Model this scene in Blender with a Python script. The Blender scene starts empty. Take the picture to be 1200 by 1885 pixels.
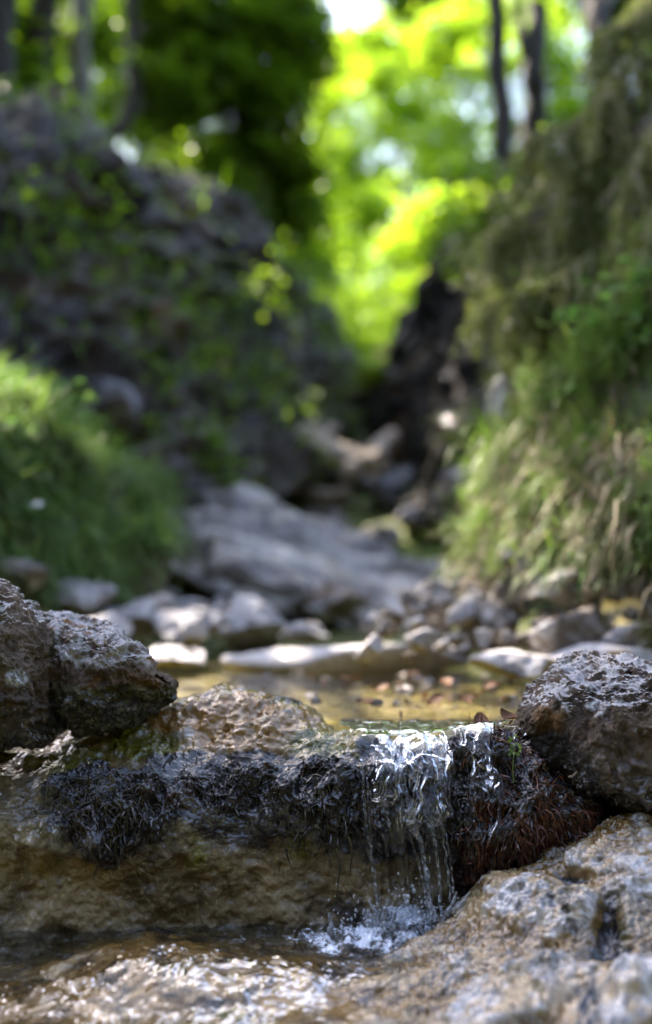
import bpy, math, numpy as np
from mathutils import Vector
rng = np.random.default_rng(11)
S = bpy.context.scene
COL = S.collection
R = math.radians
# ------------------------------------------------------------------ camera model (photo 1200 x 1885)
F = 1885 * 35 / 36.0
PITCH = math.atan(158 / F)
CAM = np.array([0, 0, 0.12])
FW = np.array([0, math.cos(PITCH), math.sin(PITCH)])
UP = np.array([0, -math.sin(PITCH), math.cos(PITCH)])
def P(px, py, Y):
    px, py, Y = np.broadcast_arrays(np.asarray(px, float), np.asarray(py, float), np.asarray(Y, float))
    d = ((px - 600) / F)[..., None] * np.array([1, 0, 0]) + ((942.5 - py) / F)[..., None] * UP + FW
    return CAM + d * (Y / d[..., 1])[..., None]
def proj(v):
    q = v - CAM
    w = q @ FW
    return 600 + q[..., 0] / w * F, 942.5 - (q @ UP) / w * F
# ------------------------------------------------------------------ noise
_pr = np.random.default_rng(5)
PERM = _pr.permutation(256).astype(np.int64)
GR = _pr.normal(size=(256, 3)); GR /= np.linalg.norm(GR, axis=1)[:, None]
OFF = _pr.random((256, 3))
def _h(i, j, k): return PERM[(PERM[(PERM[i & 255] + j) & 255] + k) & 255]
def noise(p):
    p = np.asarray(p, float); f0 = np.floor(p); i = f0.astype(np.int64); f = p - f0
    u = f * f * f * (f * (f * 6 - 15) + 10)
    r = 0
    for a in (0, 1):
        wa = u[..., 0] if a else 1 - u[..., 0]
        for b in (0, 1):
            wb = u[..., 1] if b else 1 - u[..., 1]
            for c in (0, 1):
                wc = u[..., 2] if c else 1 - u[..., 2]
                g = GR[_h(i[..., 0] + a, i[..., 1] + b, i[..., 2] + c)]
                r = r + wa * wb * wc * ((f - np.array([a, b, c])) * g).sum(-1)
    return r * 1.6
def fbm(p, s=1.0, o=4, g=0.5, l=2.03):
    p = np.asarray(p, float) * s; r = 0; a = 1
    for k in range(o):
        r = r + a * noise(p + 17.3 * k); p = p * l; a *= g
    return r
def ridged(p, s=1.0, o=4, g=0.5):
    p = np.asarray(p, float) * s; r = 0; a = 1
    for k in range(o):
        r = r + a * (1 - 2 * np.abs(noise(p + 9.1 * k))); p = p * 2.07; a *= g
    return r
def worley(p, s=1.0):
    p = np.asarray(p, float) * s; f0 = np.floor(p); i = f0.astype(np.int64); f = p - f0
    F1 = np.full(p.shape[:-1], 9.0); F2 = F1.copy()
    for a in (-1, 0, 1):
        for b in (-1, 0, 1):
            for c in (-1, 0, 1):
                o = OFF[_h(i[..., 0] + a, i[..., 1] + b, i[..., 2] + c)] + np.array([a, b, c])
                d = np.sqrt(((f - o) ** 2).sum(-1))
                m = d < F1
                F2 = np.where(m, F1, np.minimum(F2, d)); F1 = np.where(m, d, F1)
    return F1, F2
def sst(a, b, x):
    t = np.clip((x - a) / (b - a), 0, 1); return t * t * (3 - 2 * t)
def blob(px, py, cx, cy, rx, ry):
    return np.exp(-(((px - cx) / rx) ** 2 + ((py - cy) / ry) ** 2))
# ------------------------------------------------------------------ mesh helpers
def T(o, label=None, cat=None, group=None, kind=None):
    if label: o['label'] = label
    if cat: o['category'] = cat
    if group: o['group'] = group
    if kind: o['kind'] = kind
    return o
def mesh(name, V, Fs, mat, smooth=True, attrs=None):
    V = np.ascontiguousarray(V, np.float32)
    if not isinstance(Fs, list): Fs = [Fs]
    me = bpy.data.meshes.new(name)
    me.vertices.add(len(V)); me.vertices.foreach_set('co', V.ravel())
    lv = np.concatenate([np.asarray(f, np.int32).ravel() for f in Fs])
    tot = np.concatenate([np.full(len(f), np.shape(f)[1], np.int32) for f in Fs])
    me.loops.add(len(lv)); me.loops.foreach_set('vertex_index', lv)
    me.polygons.add(len(tot))
    me.polygons.foreach_set('loop_start', np.concatenate([[0], np.cumsum(tot)[:-1]]).astype(np.int32))
    me.polygons.foreach_set('loop_total', tot)
    me.update(calc_edges=True)
    me.polygons.foreach_set('use_smooth', np.full(len(tot), smooth))
    for k, a in (attrs or {}).items():
        at = me.attributes.new(k, 'FLOAT', 'POINT'); at.data.foreach_set('value', np.ascontiguousarray(a, np.float32).ravel())
    me.materials.append(mat)
    return me
def base_of(V):
    lo, hi = V.min(0), V.max(0)
    return np.array([(lo[0] + hi[0]) / 2, (lo[1] + hi[1]) / 2, lo[2]])
def obj(name, V, Fs, mat, parent=None, smooth=True, attrs=None, origin=None):
    V = np.asarray(V, float)
    o0 = base_of(V) if origin is None else np.asarray(origin, float)
    o = bpy.data.objects.new(name, mesh(name, V - o0, Fs, mat, smooth, attrs)); COL.objects.link(o)
    if parent is not None:
        o.parent = parent; o.location = o0 - np.array(wloc(parent))
    else: o.location = o0
    return o
def wloc(o):
    l = np.array(o.location)
    while o.parent: o = o.parent; l = l + np.array(o.location)
    return l
def empty(name, loc):
    o = bpy.data.objects.new(name, None); COL.objects.link(o); o.location = loc; o.empty_display_size = 0.05
    return o
def gridf(nr, nc):
    i = np.arange(nr * nc).reshape(nr, nc)
    return np.stack([i[:-1, :-1], i[:-1, 1:], i[1:, 1:], i[1:, :-1]], -1).reshape(-1, 4)
def cr1(C, n, tgiven=None):
    m = len(C); t = np.linspace(0, m - 1, n) if tgiven is None else tgiven
    i = np.clip(np.floor(t).astype(int), 0, m - 2); f = (t - i)
    sh = (-1,) + (1,) * (C.ndim - 1); f = f.reshape(sh)
    g = lambda k: C[np.clip(i + k, 0, m - 1)]
    p0, p1, p2, p3 = g(-1), g(0), g(1), g(2)
    return 0.5 * (2 * p1 + (p2 - p0) * f + (2 * p0 - 5 * p1 + 4 * p2 - p3) * f ** 2 + (3 * p1 - p0 - 3 * p2 + p3) * f ** 3)
def patch(C, nr, nc, tr=None, tc=None):
    C = np.asarray(C, float)
    A = cr1(C, nr, tr)
    return np.swapaxes(cr1(np.swapaxes(A, 0, 1), nc, tc), 0, 1)
def gnorm(G):
    n = np.cross(np.gradient(G, axis=1), np.gradient(G, axis=0))
    return n / (np.linalg.norm(n, axis=-1, keepdims=True) + 1e-12)
def vnorm(V, Fq):
    a = V[Fq[:, 2]] - V[Fq[:, 0]]; b = V[Fq[:, -1]] - V[Fq[:, 1]]
    n = np.cross(a, b); N = np.zeros_like(V)
    for k in range(3):
        for c in range(Fq.shape[1]): N[:, k] += np.bincount(Fq[:, c], n[:, k], len(V))
    return N / (np.linalg.norm(N, axis=1, keepdims=True) + 1e-12)
_cs = {}
def cubesphere(n):
    if n in _cs: return _cs[n]
    t = np.tan(np.linspace(-1, 1, n + 1) * math.pi / 4); a, b = np.meshgrid(t, t, indexing='ij'); o = np.ones_like(a)
    Vs, Fq = [], []; g = gridf(n + 1, n + 1)
    for k, q in enumerate([(o, a, b), (-o, b, a), (b, o, a), (a, -o, b), (a, b, o), (b, a, -o)]):
        Vs.append(np.stack(q, -1).reshape(-1, 3)); Fq.append(g + k * (n + 1) ** 2)
    V = np.concatenate(Vs); V /= np.linalg.norm(V, axis=1)[:, None]; Fq = np.concatenate(Fq)
    _, idx, inv = np.unique(np.round(V * 1e5).astype(np.int64), axis=0, return_index=True, return_inverse=True)
    V = V[idx]; Fq = inv.ravel()[Fq]
    c = V[Fq].mean(1); nn = np.cross(V[Fq[:, 2]] - V[Fq[:, 0]], V[Fq[:, 3]] - V[Fq[:, 1]])
    fl = (nn * c).sum(1) < 0; Fq[fl] = Fq[fl][:, ::-1]
    _cs[n] = (V, Fq); return _cs[n]
def tubes(paths, rad, sides=3, flat=1.0):
    """paths (N,S,3), rad (N,S) -> verts, quads"""
    N, Sg, _ = paths.shape
    t = np.gradient(paths, axis=1); t /= np.linalg.norm(t, axis=-1, keepdims=True) + 1e-9
    ref = np.where(np.abs(t[..., 2:3]) > 0.9, np.array([1.0, 0, 0]), np.array([0, 0, 1.0]))
    a = np.cross(t, ref); a /= np.linalg.norm(a, axis=-1, keepdims=True) + 1e-9
    b = np.cross(t, a)
    if sides == 2:
        V = np.stack([paths - a * rad[..., None], paths + a * rad[..., None]], 2)
    else:
        th = np.arange(sides) * 2 * math.pi / sides
        V = paths[:, :, None] + rad[..., None, None] * (np.cos(th)[:, None] * a[:, :, None] + flat * np.sin(th)[:, None] * b[:, :, None])
    i = np.arange(N * Sg * sides).reshape(N, Sg, sides)
    if sides == 2:
        Fq = np.stack([i[:, :-1, 0], i[:, :-1, 1], i[:, 1:, 1], i[:, 1:, 0]], -1).reshape(-1, 4)
    else:
        j = np.roll(i, -1, 2)
        Fq = np.stack([i[:, :-1], j[:, :-1], j[:, 1:], i[:, 1:]], -1).reshape(-1, 4)
    return V.reshape(-1, 3), Fq
def unit(v): return v / (np.linalg.norm(v, axis=-1, keepdims=True) + 1e-9)
def leaves(pos, nrm, d, L, W, k=4, fold=0.12):
    """leaf polygons: k=4 diamonds, k=6 ovals"""
    d = unit(d - nrm * (d * nrm).sum(-1, keepdims=True)); s = np.cross(nrm, d)
    L = np.broadcast_to(L, len(pos))[:, None]; W = np.broadcast_to(W, len(pos))[:, None]
    if k == 4: pr = [(0, 0, 0), (.45, .5, fold), (1, 0, -.05), (.45, -.5, fold)]
    else: pr = [(0, 0, 0), (.25, .42, fold), (.65, .42, fold), (1, 0, -.15), (.65, -.42, fold), (.25, -.42, fold)]
    V = np.stack([pos + d * L * a + s * W * b + nrm * W * c for a, b, c in pr], 1)
    return V.reshape(-1, 3), np.arange(len(pos) * k).reshape(-1, k)
def blades(root, d, L, W, bend, seg=4, jit=0.25, grav=np.array([0, 0, -1.0])):
    """curving tapered blades"""
    n = len(root); p = root.copy(); d = unit(d); out = [p.copy()]
    for k in range(seg):
        d = unit(d + grav * np.broadcast_to(bend, n)[:, None] + rng.normal(size=(n, 3)) * jit / seg)
        p = p + d * (np.broadcast_to(L, n) / seg)[:, None]; out.append(p.copy())
    paths = np.stack(out, 1)
    prof = np.array([0.7, 1, .85, .55, .1] if seg == 4 else list(np.linspace(1, .12, seg + 1)))
    return paths, np.broadcast_to(W, n)[:, None] * prof
# ------------------------------------------------------------------ materials
class N:
    def __init__(s, name):
        s.m = bpy.data.materials.new(name); s.m.use_nodes = True; s.t = s.m.node_tree; s.t.nodes.clear()
        s.out = s.n('ShaderNodeOutputMaterial')
    def n(s, k, **kw):
        x = s.t.nodes.new(k)
        for a, b in kw.items(): setattr(x, a, b)
        return x
    def l(s, a, b): s.t.links.new(a, b)
    def val(s, sock, v):
        if isinstance(v, bpy.types.NodeSocket): s.l(v, sock)
        elif isinstance(v, (tuple, list)): sock.default_value = (*v, 1.0)
        else: sock.default_value = v
    def mix(s, f, a, b, mode='MIX'):
        x = s.n('ShaderNodeMix', data_type='RGBA', blend_type=mode)
        s.val(x.inputs[0], f); s.val(x.inputs[6], a); s.val(x.inputs[7], b); return x.outputs[2]
    def math(s, op, a, b=0.0, c=None):
        x = s.n('ShaderNodeMath', operation=op); s.val(x.inputs[0], a); s.val(x.inputs[1], b)
        if c is not None: s.val(x.inputs[2], c)
        return x.outputs[0]
    def rng(s, v, a, b, c=0.0, d=1.0):
        x = s.n('ShaderNodeMapRange', interpolation_type='SMOOTHSTEP'); s.val(x.inputs[0], v)
        for i, q in enumerate((a, b, c, d)): s.val(x.inputs[i + 1], q)
        return x.outputs[0]
    def noise(s, sc, det=5, rough=.6, vec=None, dist=0.0):
        x = s.n('ShaderNodeTexNoise'); x.inputs['Scale'].default_value = sc; x.inputs['Detail'].default_value = det
        x.inputs['Roughness'].default_value = rough; x.inputs['Distortion'].default_value = dist
        s.l(vec if vec is not None else s.co(), x.inputs['Vector']); return x.outputs[0]
    def vor(s, sc, feat='F1', vec=None):
        x = s.n('ShaderNodeTexVoronoi', feature=feat); x.inputs['Scale'].default_value = sc
        s.l(vec if vec is not None else s.co(), x.inputs['Vector']); return x.outputs[0]
    def co(s):
        if not hasattr(s, '_c'): s._c = s.n('ShaderNodeTexCoord').outputs['Object']
        return s._c
    def scaled(s, v):
        x = s.n('ShaderNodeMapping'); x.inputs['Scale'].default_value = v; s.l(s.co(), x.inputs['Vector']); return x.outputs[0]
    def at(s, k): return s.n('ShaderNodeAttribute', attribute_name=k).outputs['Fac']
    def bump(s, h, st, dist, nrm=None):
        x = s.n('ShaderNodeBump'); s.val(x.inputs['Strength'], st); x.inputs['Distance'].default_value = dist; s.l(h, x.inputs['Height'])
        if nrm is not None: s.l(nrm, x.inputs['Normal'])
        return x.outputs[0]
def rock_mat(name, cols, sc=1.0, wet=0.0, bump=1.0, cb=.30, cs=45, specks=None, dark=(.012, .009, .007), algae=(.07, .065, .008),
             ochre=(.20, .095, .025), pale=(.55, .53, .53), rough=.8):
    m = N(name)
    n1 = m.noise(9 * sc, 8, .65, dist=.6); n2 = m.noise(38 * sc, 8, .7); n3 = m.noise(190 * sc, 6, .75); v = m.vor(120 * sc)
    c = m.mix(m.rng(n1, .36, .64), cols[0], cols[1])
    c = m.mix(m.rng(n2, .45, .68), c, cols[2])
    c = m.mix(m.rng(n3, .52, .72, 0, .75), c, [x * .25 for x in cols[0]])
    c = m.mix(m.rng(n3, .48, .3, 0, .5), c, [min(.75, x * 1.7) for x in cols[1]])
    nn = m.math('ADD', m.math('MULTIPLY', n2, .7), m.math('MULTIPLY', n3, .5))       # breaks mask edges up
    def masked(k, soft=.22):
        a = m.at(k); return m.rng(m.math('ADD', a, m.math('SUBTRACT', nn, .6)), .5 - soft, .5 + soft)
    c = m.mix(masked('pale', .15), c, m.mix(m.rng(n3, .4, .6), pale, [x * .6 for x in pale]))
    c = m.mix(masked('ochre'), c, m.mix(n3, ochre, [x * .5 for x in ochre]))
    c = m.mix(masked('algae'), c, m.mix(m.rng(n3, .35, .65), algae, [x * .35 for x in algae]))
    c = m.mix(masked('dark'), c, m.mix(m.rng(n3, .5, .7), dark, [x * 2.6 for x in dark]))
    c = m.mix(m.math('MULTIPLY', m.at('moss'), m.rng(n2, .5, .66)), c, m.mix(n3, (.24, .065, .022), (.05, .018, .01)))
    c = m.mix(m.math('MULTIPLY', m.at('moss'), m.rng(n1, .60, .70, 0, .7)), c, (.05, .045, .006))
    w = m.math('ADD', m.at('wet'), wet)
    w = m.math('MINIMUM', w, 1.0)
    c = m.mix(m.math('MULTIPLY', w, .42), c, (0, 0, 0))
    b = m.n('ShaderNodeBsdfPrincipled')
    m.l(c, b.inputs['Base Color'])
    m.l(m.rng(m.math('ADD', w, m.math('MULTIPLY', m.math('SUBTRACT', n2, .5), .8)), 0.15, .95, rough, .17), b.inputs['Roughness'])
    cn = m.bump(m.noise(cs * sc, 3, .5, dist=.6), cb, .010 / sc); m.l(m.math('MULTIPLY', w, m.rng(m.math('ADD', m.math('MULTIPLY', n2, .6), m.math('MULTIPLY', m.noise(75 * sc, 3, .5, dist=1.0), .6)), .46, .60, .08, 1)), b.inputs['Coat Weight']); b.inputs['Specular IOR Level'].default_value = .28; b.inputs['Coat Roughness'].default_value = .04; b.inputs['Coat IOR'].default_value = 1.5; m.l(cn, b.inputs['Coat Normal'])
    h = m.math('ADD', m.math('MULTIPLY', n2, .6), m.math('ADD', m.math('MULTIPLY', n3, .35), m.math('MULTIPLY', v, .12)))
    m.l(m.bump(h, min(1, .7 * bump), .008 / sc), b.inputs['Normal'])
    m.l(b.outputs[0], m.out.inputs[0]); return m.m
def leaf_mat(name, c1, c2, t1, t2, trans=.5, rough=.45, sc=3.0):
    m = N(name)
    r = m.n('ShaderNodeNewGeometry').outputs['Random Per Island']; n = m.noise(sc, 2)
    f = m.rng(m.math('ADD', m.math('MULTIPLY', r, .6), m.math('MULTIPLY', n, .6)), .25, .95)
    d = m.n('ShaderNodeBsdfPrincipled'); m.l(m.mix(f, c1, c2), d.inputs['Base Color']); d.inputs['Roughness'].default_value = rough
    d.inputs['Specular IOR Level'].default_value = .3
    t = m.n('ShaderNodeBsdfTranslucent'); m.l(m.mix(f, t1, t2), t.inputs['Color'])
    x = m.n('ShaderNodeMixShader'); x.inputs[0].default_value = trans
    m.l(d.outputs[0], x.inputs[1]); m.l(t.outputs[0], x.inputs[2]); m.l(x.outputs[0], m.out.inputs[0]); return m.m
def plain_mat(name, c1, c2, sc, rough=.7, stretch=(1, 1, 1), bump=.3, bd=.003, isl=False):
    m = N(name); n = m.noise(sc, 7, .65, vec=m.scaled(stretch))
    f = m.rng(n, .35, .68)
    if isl: f = m.math('ADD', m.math('MULTIPLY', f, .5), m.math('MULTIPLY', m.n('ShaderNodeNewGeometry').outputs['Random Per Island'], .5))
    b = m.n('ShaderNodeBsdfPrincipled'); m.l(m.mix(f, c1, c2), b.inputs['Base Color']); b.inputs['Roughness'].default_value = rough
    m.l(m.bump(n, bump, bd), b.inputs['Normal']); m.l(b.outputs[0], m.out.inputs[0]); return m.m
def water_mat(name, tint, bsc, bst, bd, stretch=(1, 1, 1), foam_glint=True, rough=.02, refr=0.0, ior=1.33, gain=1.0):
    m = N(name)
    vec = m.scaled(stretch)
    n = m.noise(bsc, 5, .55, vec=vec, dist=.8); nb = m.bump(n, bst, bd)
    fr = m.n('ShaderNodeFresnel'); fr.inputs['IOR'].default_value = ior; m.l(nb, fr.inputs['Normal'])
    g = m.n('ShaderNodeBsdfGlossy'); g.inputs['Roughness'].default_value = rough; m.l(nb, g.inputs['Normal'])
    t = m.n('ShaderNodeBsdfTransparent'); t.inputs[0].default_value = (*tint, 1)
    x = m.n('ShaderNodeMixShader'); m.l(m.math('MINIMUM', m.math('MULTIPLY', fr.outputs[0], gain), 1.0), x.inputs[0])
    low = t.outputs[0]
    if refr:
        rf = m.n('ShaderNodeBsdfRefraction'); rf.inputs['IOR'].default_value = 1.33; rf.inputs['Roughness'].default_value = .03; m.l(nb, rf.inputs['Normal'])
        y = m.n('ShaderNodeMixShader'); y.inputs[0].default_value = refr; m.l(t.outputs[0], y.inputs[1]); m.l(rf.outputs[0], y.inputs[2]); low = y.outputs[0]
    m.l(low, x.inputs[1]); m.l(g.outputs[0], x.inputs[2]); o = x.outputs[0]
    if foam_glint:
        w = m.n('ShaderNodeBsdfPrincipled'); w.inputs['Base Color'].default_value = (.78, .82, .88, 1); w.inputs['Roughness'].default_value = .25
        fn = m.noise(160, 5, .7); fv = m.vor(260)
        a = m.rng(m.math('ADD', m.at('foam_glint'), m.math('SUBTRACT', m.math('ADD', m.math('MULTIPLY', fn, .9), m.math('MULTIPLY', fv, .35)), .62)), .38, .85)
        m.l(nb, w.inputs['Normal'])
        z = m.n('ShaderNodeMixShader'); m.l(a, z.inputs[0]); m.l(o, z.inputs[1]); m.l(w.outputs[0], z.inputs[2]); o = z.outputs[0]
    m.l(o, m.out.inputs[0]); return m.m

M = {}
M['ledge'] = rock_mat('wet_ledge_stone', [(.10, .07, .03), (.42, .31, .16), (.18, .115, .035)], 1.0, ochre=(.52, .26, .05), algae=(.25, .22, .012), pale=(.72, .68, .66), dark=(.009, .006, .005))
M['boulder'] = rock_mat('brown_boulder_stone', [(.045, .030, .020), (.17, .12, .085), (.085, .05, .028)], 1.0, bump=1.3, pale=(.50, .48, .47))
M['slab'] = rock_mat('pale_slab_stone', [(.40, .265, .115), (.60, .45, .28), (.23, .13, .04)], 1.0, bump=.5, cb=.2, cs=30, pale=(.82, .77, .72), ochre=(.34, .19, .05))
M['bed'] = rock_mat('stream_bed_stone', [(.34, .26, .09), (.46, .37, .18), (.30, .23, .05)], .6, algae=(.36, .28, .03))
M['pale'] = rock_mat('pale_stream_stone', [(.42, .39, .38), (.55, .52, .52), (.36, .32, .29)], .4)
M['grey'] = rock_mat('grey_stream_stone', [(.24, .23, .235), (.38, .36, .37), (.20, .18, .17)], .4)
M['brown'] = rock_mat('brown_stream_stone', [(.11, .09, .075), (.22, .19, .17), (.13, .10, .07)], .4)
M['bedrock'] = rock_mat('grey_bedrock', [(.15, .132, .12), (.30, .27, .25), (.11, .092, .074)], .25, pale=(.56, .52, .48))
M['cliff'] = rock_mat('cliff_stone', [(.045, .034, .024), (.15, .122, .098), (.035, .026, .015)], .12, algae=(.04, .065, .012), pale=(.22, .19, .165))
M['shadecliff'] = rock_mat('shaded_cliff_stone', [(.007, .006, .005), (.017, .015, .012), (.006, .005, .004)], .12, algae=(.008, .013, .003), pale=(.03, .027, .024), rough=1)  # dark rock, taken to near-black with the wall's shade in its colour
M['soil'] = rock_mat('bank_soil', [(.10, .075, .05), (.17, .135, .095), (.09, .075, .03)], .2, algae=(.06, .10, .02))
M['ground'] = rock_mat('forest_ground', [(.06, .075, .02), (.10, .13, .025), (.09, .07, .045)], .03, algae=(.10, .20, .015))
M['moss'] = plain_mat('wet_dark_moss', (.008, .005, .004), (.052, .040, .014), 60, .2, bump=.2, isl=True)
M['redmoss'] = plain_mat('wet_red_brown_moss', (.015, .007, .005), (.17, .05, .018), 40, .2, bump=.2, isl=True)
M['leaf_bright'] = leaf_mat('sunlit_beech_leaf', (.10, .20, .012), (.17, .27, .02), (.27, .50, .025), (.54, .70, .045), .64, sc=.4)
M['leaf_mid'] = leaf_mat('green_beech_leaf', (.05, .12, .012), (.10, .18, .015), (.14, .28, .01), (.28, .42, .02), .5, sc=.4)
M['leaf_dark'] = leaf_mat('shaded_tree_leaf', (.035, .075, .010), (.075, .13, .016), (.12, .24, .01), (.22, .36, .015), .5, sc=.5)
M['herb'] = leaf_mat('herb_leaf', (.06, .15, .035), (.15, .25, .08), (.11, .27, .04), (.22, .36, .08), .4, .55, sc=9)
M['grass'] = leaf_mat('bank_grass', (.075, .155, .033), (.17, .24, .075), (.13, .27, .035), (.25, .36, .07), .4, sc=5)
M['dry'] = leaf_mat('dry_grass', (.25, .19, .115), (.42, .33, .22), (.22, .16, .08), (.32, .25, .14), .25, .6, sc=6)
M['needle'] = leaf_mat('spruce_needles', (.085, .115, .03), (.23, .23, .09), (.13, .18, .03), (.25, .29, .07), .35, sc=4)
M['bark'] = plain_mat('dark_bark', (.010, .008, .007), (.034, .027, .022), 9, .85, (1, 1, .2), .8, .02)
M['greybark'] = plain_mat('grey_beech_bark', (.13, .125, .12), (.26, .25, .24), 6, .8, (1, 1, .4), .5, .01)
M['log'] = plain_mat('weathered_log', (.34, .25, .17), (.52, .42, .33), 14, .75, (1, 1, 1), .6, .01)
M['deadleaf'] = leaf_mat('dead_leaf', (.05, .022, .010), (.16, .065, .022), (.08, .025, .008), (.15, .06, .02), .2, .7, sc=30)
M['petal'] = leaf_mat('white_petal', (.7, .7, .68), (.8, .8, .78), (.5, .5, .45), (.6, .6, .55), .3)
M['pool'] = water_mat('pool_water', (.96, .95, .88), 26, .25, .01, (1, 1, 1), foam_glint=False)
M['fall'] = water_mat('falling_water', (.90, .93, .95), 60, .4, .010, (1, 1, .12), foam_glint=True, refr=.3, gain=1.25)
M['lower'] = water_mat('lower_pool_water', (.90, .92, .88), 60, .7, .012, foam_glint=True, gain=1.3)
M['film'] = water_mat('thin_water_film', (.96, .94, .88), 14, .13, .010, (1, .4, 1), foam_glint=True, gain=.3)
def drop_mat():
    m = N('water_drops'); b = m.n('ShaderNodeBsdfPrincipled'); b.inputs['Base Color'].default_value = (.93, .96, 1, 1)
    b.inputs['Transmission Weight'].default_value = .75; b.inputs['Roughness'].default_value = .06; b.inputs['IOR'].default_value = 1.33
    m.l(b.outputs[0], m.out.inputs[0]); return m.m
M['drop'] = drop_mat()
def add_island_rand(): pass
# ================================================================== GROUND (one sheet to the horizon)
FY = [-30, -4, .5, .95, 1.05, 1.5, 2.0, 2.6, 3.2, 4, 6, 8, 10, 12, 20, 40, 120, 400]
FZ = [22, -.6, -.40, -.34, -.06, -.045, -.02, .05, .12, .36, .88, 1.5, 2.0, 2.5, 5.2, 12.5, 34, 60]  # first height is an unseen rise behind the camera, added to block sky light
CXY = [-30, 2, 4, 6, 8, 10, 20, 60]; CXX = [0, .0, .22, .13, .16, .27, .9, 3]
WY = [-30, .8, 1.3, 2, 3, 5, 10, 14, 22, 60]; WX = [1.0, .9, 1.0, 1.2, 1.25, 1.2, .75, 1.6, 4, 12]
def ground_z(x, y):
    fz = np.interp(y, FY, FZ); cx = np.interp(y, CXY, CXX); w = np.interp(y, WY, WX)
    d = np.maximum(0, np.abs(x - cx) - w)
    st = np.interp(y, [-30, -.5, .8, 1.6, 3, 9, 14, 30], [1.6, 1.8, .5, 1.2, 1.5, 1.5, .35, .25])
    cap = np.interp(y, [-30, -1, .4, 1, 2, 4, 9, 16], [9, 6, 2.0, .7, 1.2, 2.2, 2.6, 1.0])  # sides behind the camera are raised out of view to narrow the sky
    return fz + cap * (1 - np.exp(-d * st / cap)) + np.minimum(d, 60) * .06
xs = np.sign(np.linspace(-1, 1, 261)) * np.abs(np.linspace(-1, 1, 261)) ** 3.2 * 400
ys = np.concatenate([np.linspace(-30, .4, 12), np.linspace(.5, 4, 90), 4 + 396 * np.linspace(0.005, 1, 130) ** 2.6])
Xg, Yg = np.meshgrid(xs, ys)
Zg = ground_z(Xg, Yg); G = np.stack([Xg, Yg, Zg], -1)
amp = np.interp(np.hypot(Xg, Yg), [0, 1.2, 3, 12, 60], [.0, .012, .05, .25, 1.2])
G[..., 2] += amp * fbm(G, 1.0, 4) * np.where(Yg > .9, 1, .2)
nearbed = sst(3.2, 1.9, Yg)
T(obj('ground', G.reshape(-1, 3), gridf(*Xg.shape), M['ground'], attrs={'algae': (sst(8, 13, Yg) * .9).ravel(), 'dark': (sst(.2, -.4, Yg) * .85).ravel(), 'wet': nearbed.ravel() * .5}, origin=(0, 0, 0)), kind='structure')  # dark mask blackens the unseen rear rise to keep its reflections dim

# ================================================================== LEDGE
LC = [-160, 0, 120, 250, 350, 440, 540, 620, 680, 760, 840, 900, 960, 1020, 1080, 1130]
LR = [[(1340, 1.0), (1375, 0.959), (1456, 0.905), (1530, 0.876), (1630, 0.885), (1835, 0.875)], [(1338, 1.0), (1375, 0.959), (1456, 0.905), (1530, 0.876), (1630, 0.885), (1835, 0.875)], [(1322, 1.0), (1372, 0.954), (1446, 0.9), (1540, 0.87), (1630, 0.885), (1835, 0.875)], [(1303, 1.0), (1378, 0.942), (1438, 0.902), (1530, 0.874), (1630, 0.887), (1835, 0.88)], [(1290, 0.99), (1388, 0.934), (1441, 0.906), (1520, 0.886), (1620, 0.89), (1835, 0.88)], [(1276, 0.98), (1393, 0.93), (1446, 0.908), (1520, 0.892), (1620, 0.892), (1835, 0.885)], [(1310, 0.97), (1390, 0.9224), (1443, 0.9), (1520, 0.8924), (1620, 0.895), (1835, 0.885)], [(1347, 0.95), (1388, 0.9122), (1441, 0.892), (1530, 0.8922), (1620, 0.897), (1835, 0.89)], [(1354, 0.93), (1374, 0.905), (1440, 0.886), (1530, 0.889), (1620, 0.897), (1835, 0.89)], [(1359, 0.93), (1374, 0.905), (1440, 0.884), (1530, 0.882), (1620, 0.895), (1835, 0.89)], [(1349, 0.93), (1362, 0.905), (1440, 0.884), (1530, 0.876), (1620, 0.89), (1835, 0.89)], [(1338, 0.93), (1354, 0.9), (1430, 0.88), (1530, 0.868), (1600, 0.878), (1835, 0.89)], [(1345, 0.93), (1375, 0.895), (1440, 0.873), (1530, 0.858), (1600, 0.87), (1835, 0.89)], [(1400, 0.92), (1440, 0.885), (1480, 0.868), (1540, 0.856), (1590, 0.868), (1835, 0.89)], [(1470, 0.91), (1495, 0.88), (1520, 0.866), (1555, 0.862), (1600, 0.872), (1835, 0.89)], [(1520, 0.92), (1530, 0.89), (1545, 0.88), (1570, 0.875), (1610, 0.88), (1835, 0.89)]]
rows = np.array([P(c, [r[0] for r in rr], [r[1] for r in rr]) for c, rr in zip(LC, LR)])      # (C,R,3)
back1 = rows[:, :1] + np.array([0, .07, -.022]); back0 = rows[:, :1] + np.array([0, .11, -.16])
LCTRL = np.swapaxes(np.concatenate([back0, back1, rows], 1), 0, 1)                            # (R,C,3)
def ucol(px): return np.interp(px, LC, np.arange(len(LC)))
nr, nc = 520, 900
tr = np.concatenate([np.linspace(0, 2, 90, endpoint=False), np.linspace(2, 7, nr - 90)])
tcL = ucol(np.linspace(-160, 1130, nc))
L0 = patch(LCTRL, nr, nc, tr, tcL); Nl = -gnorm(L0)
if Nl[300, 450, 1] > 0: Nl = -Nl
pxl, pyl = proj(L0)
TRg = np.broadcast_to(tr[:, None], (nr, nc))
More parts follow.
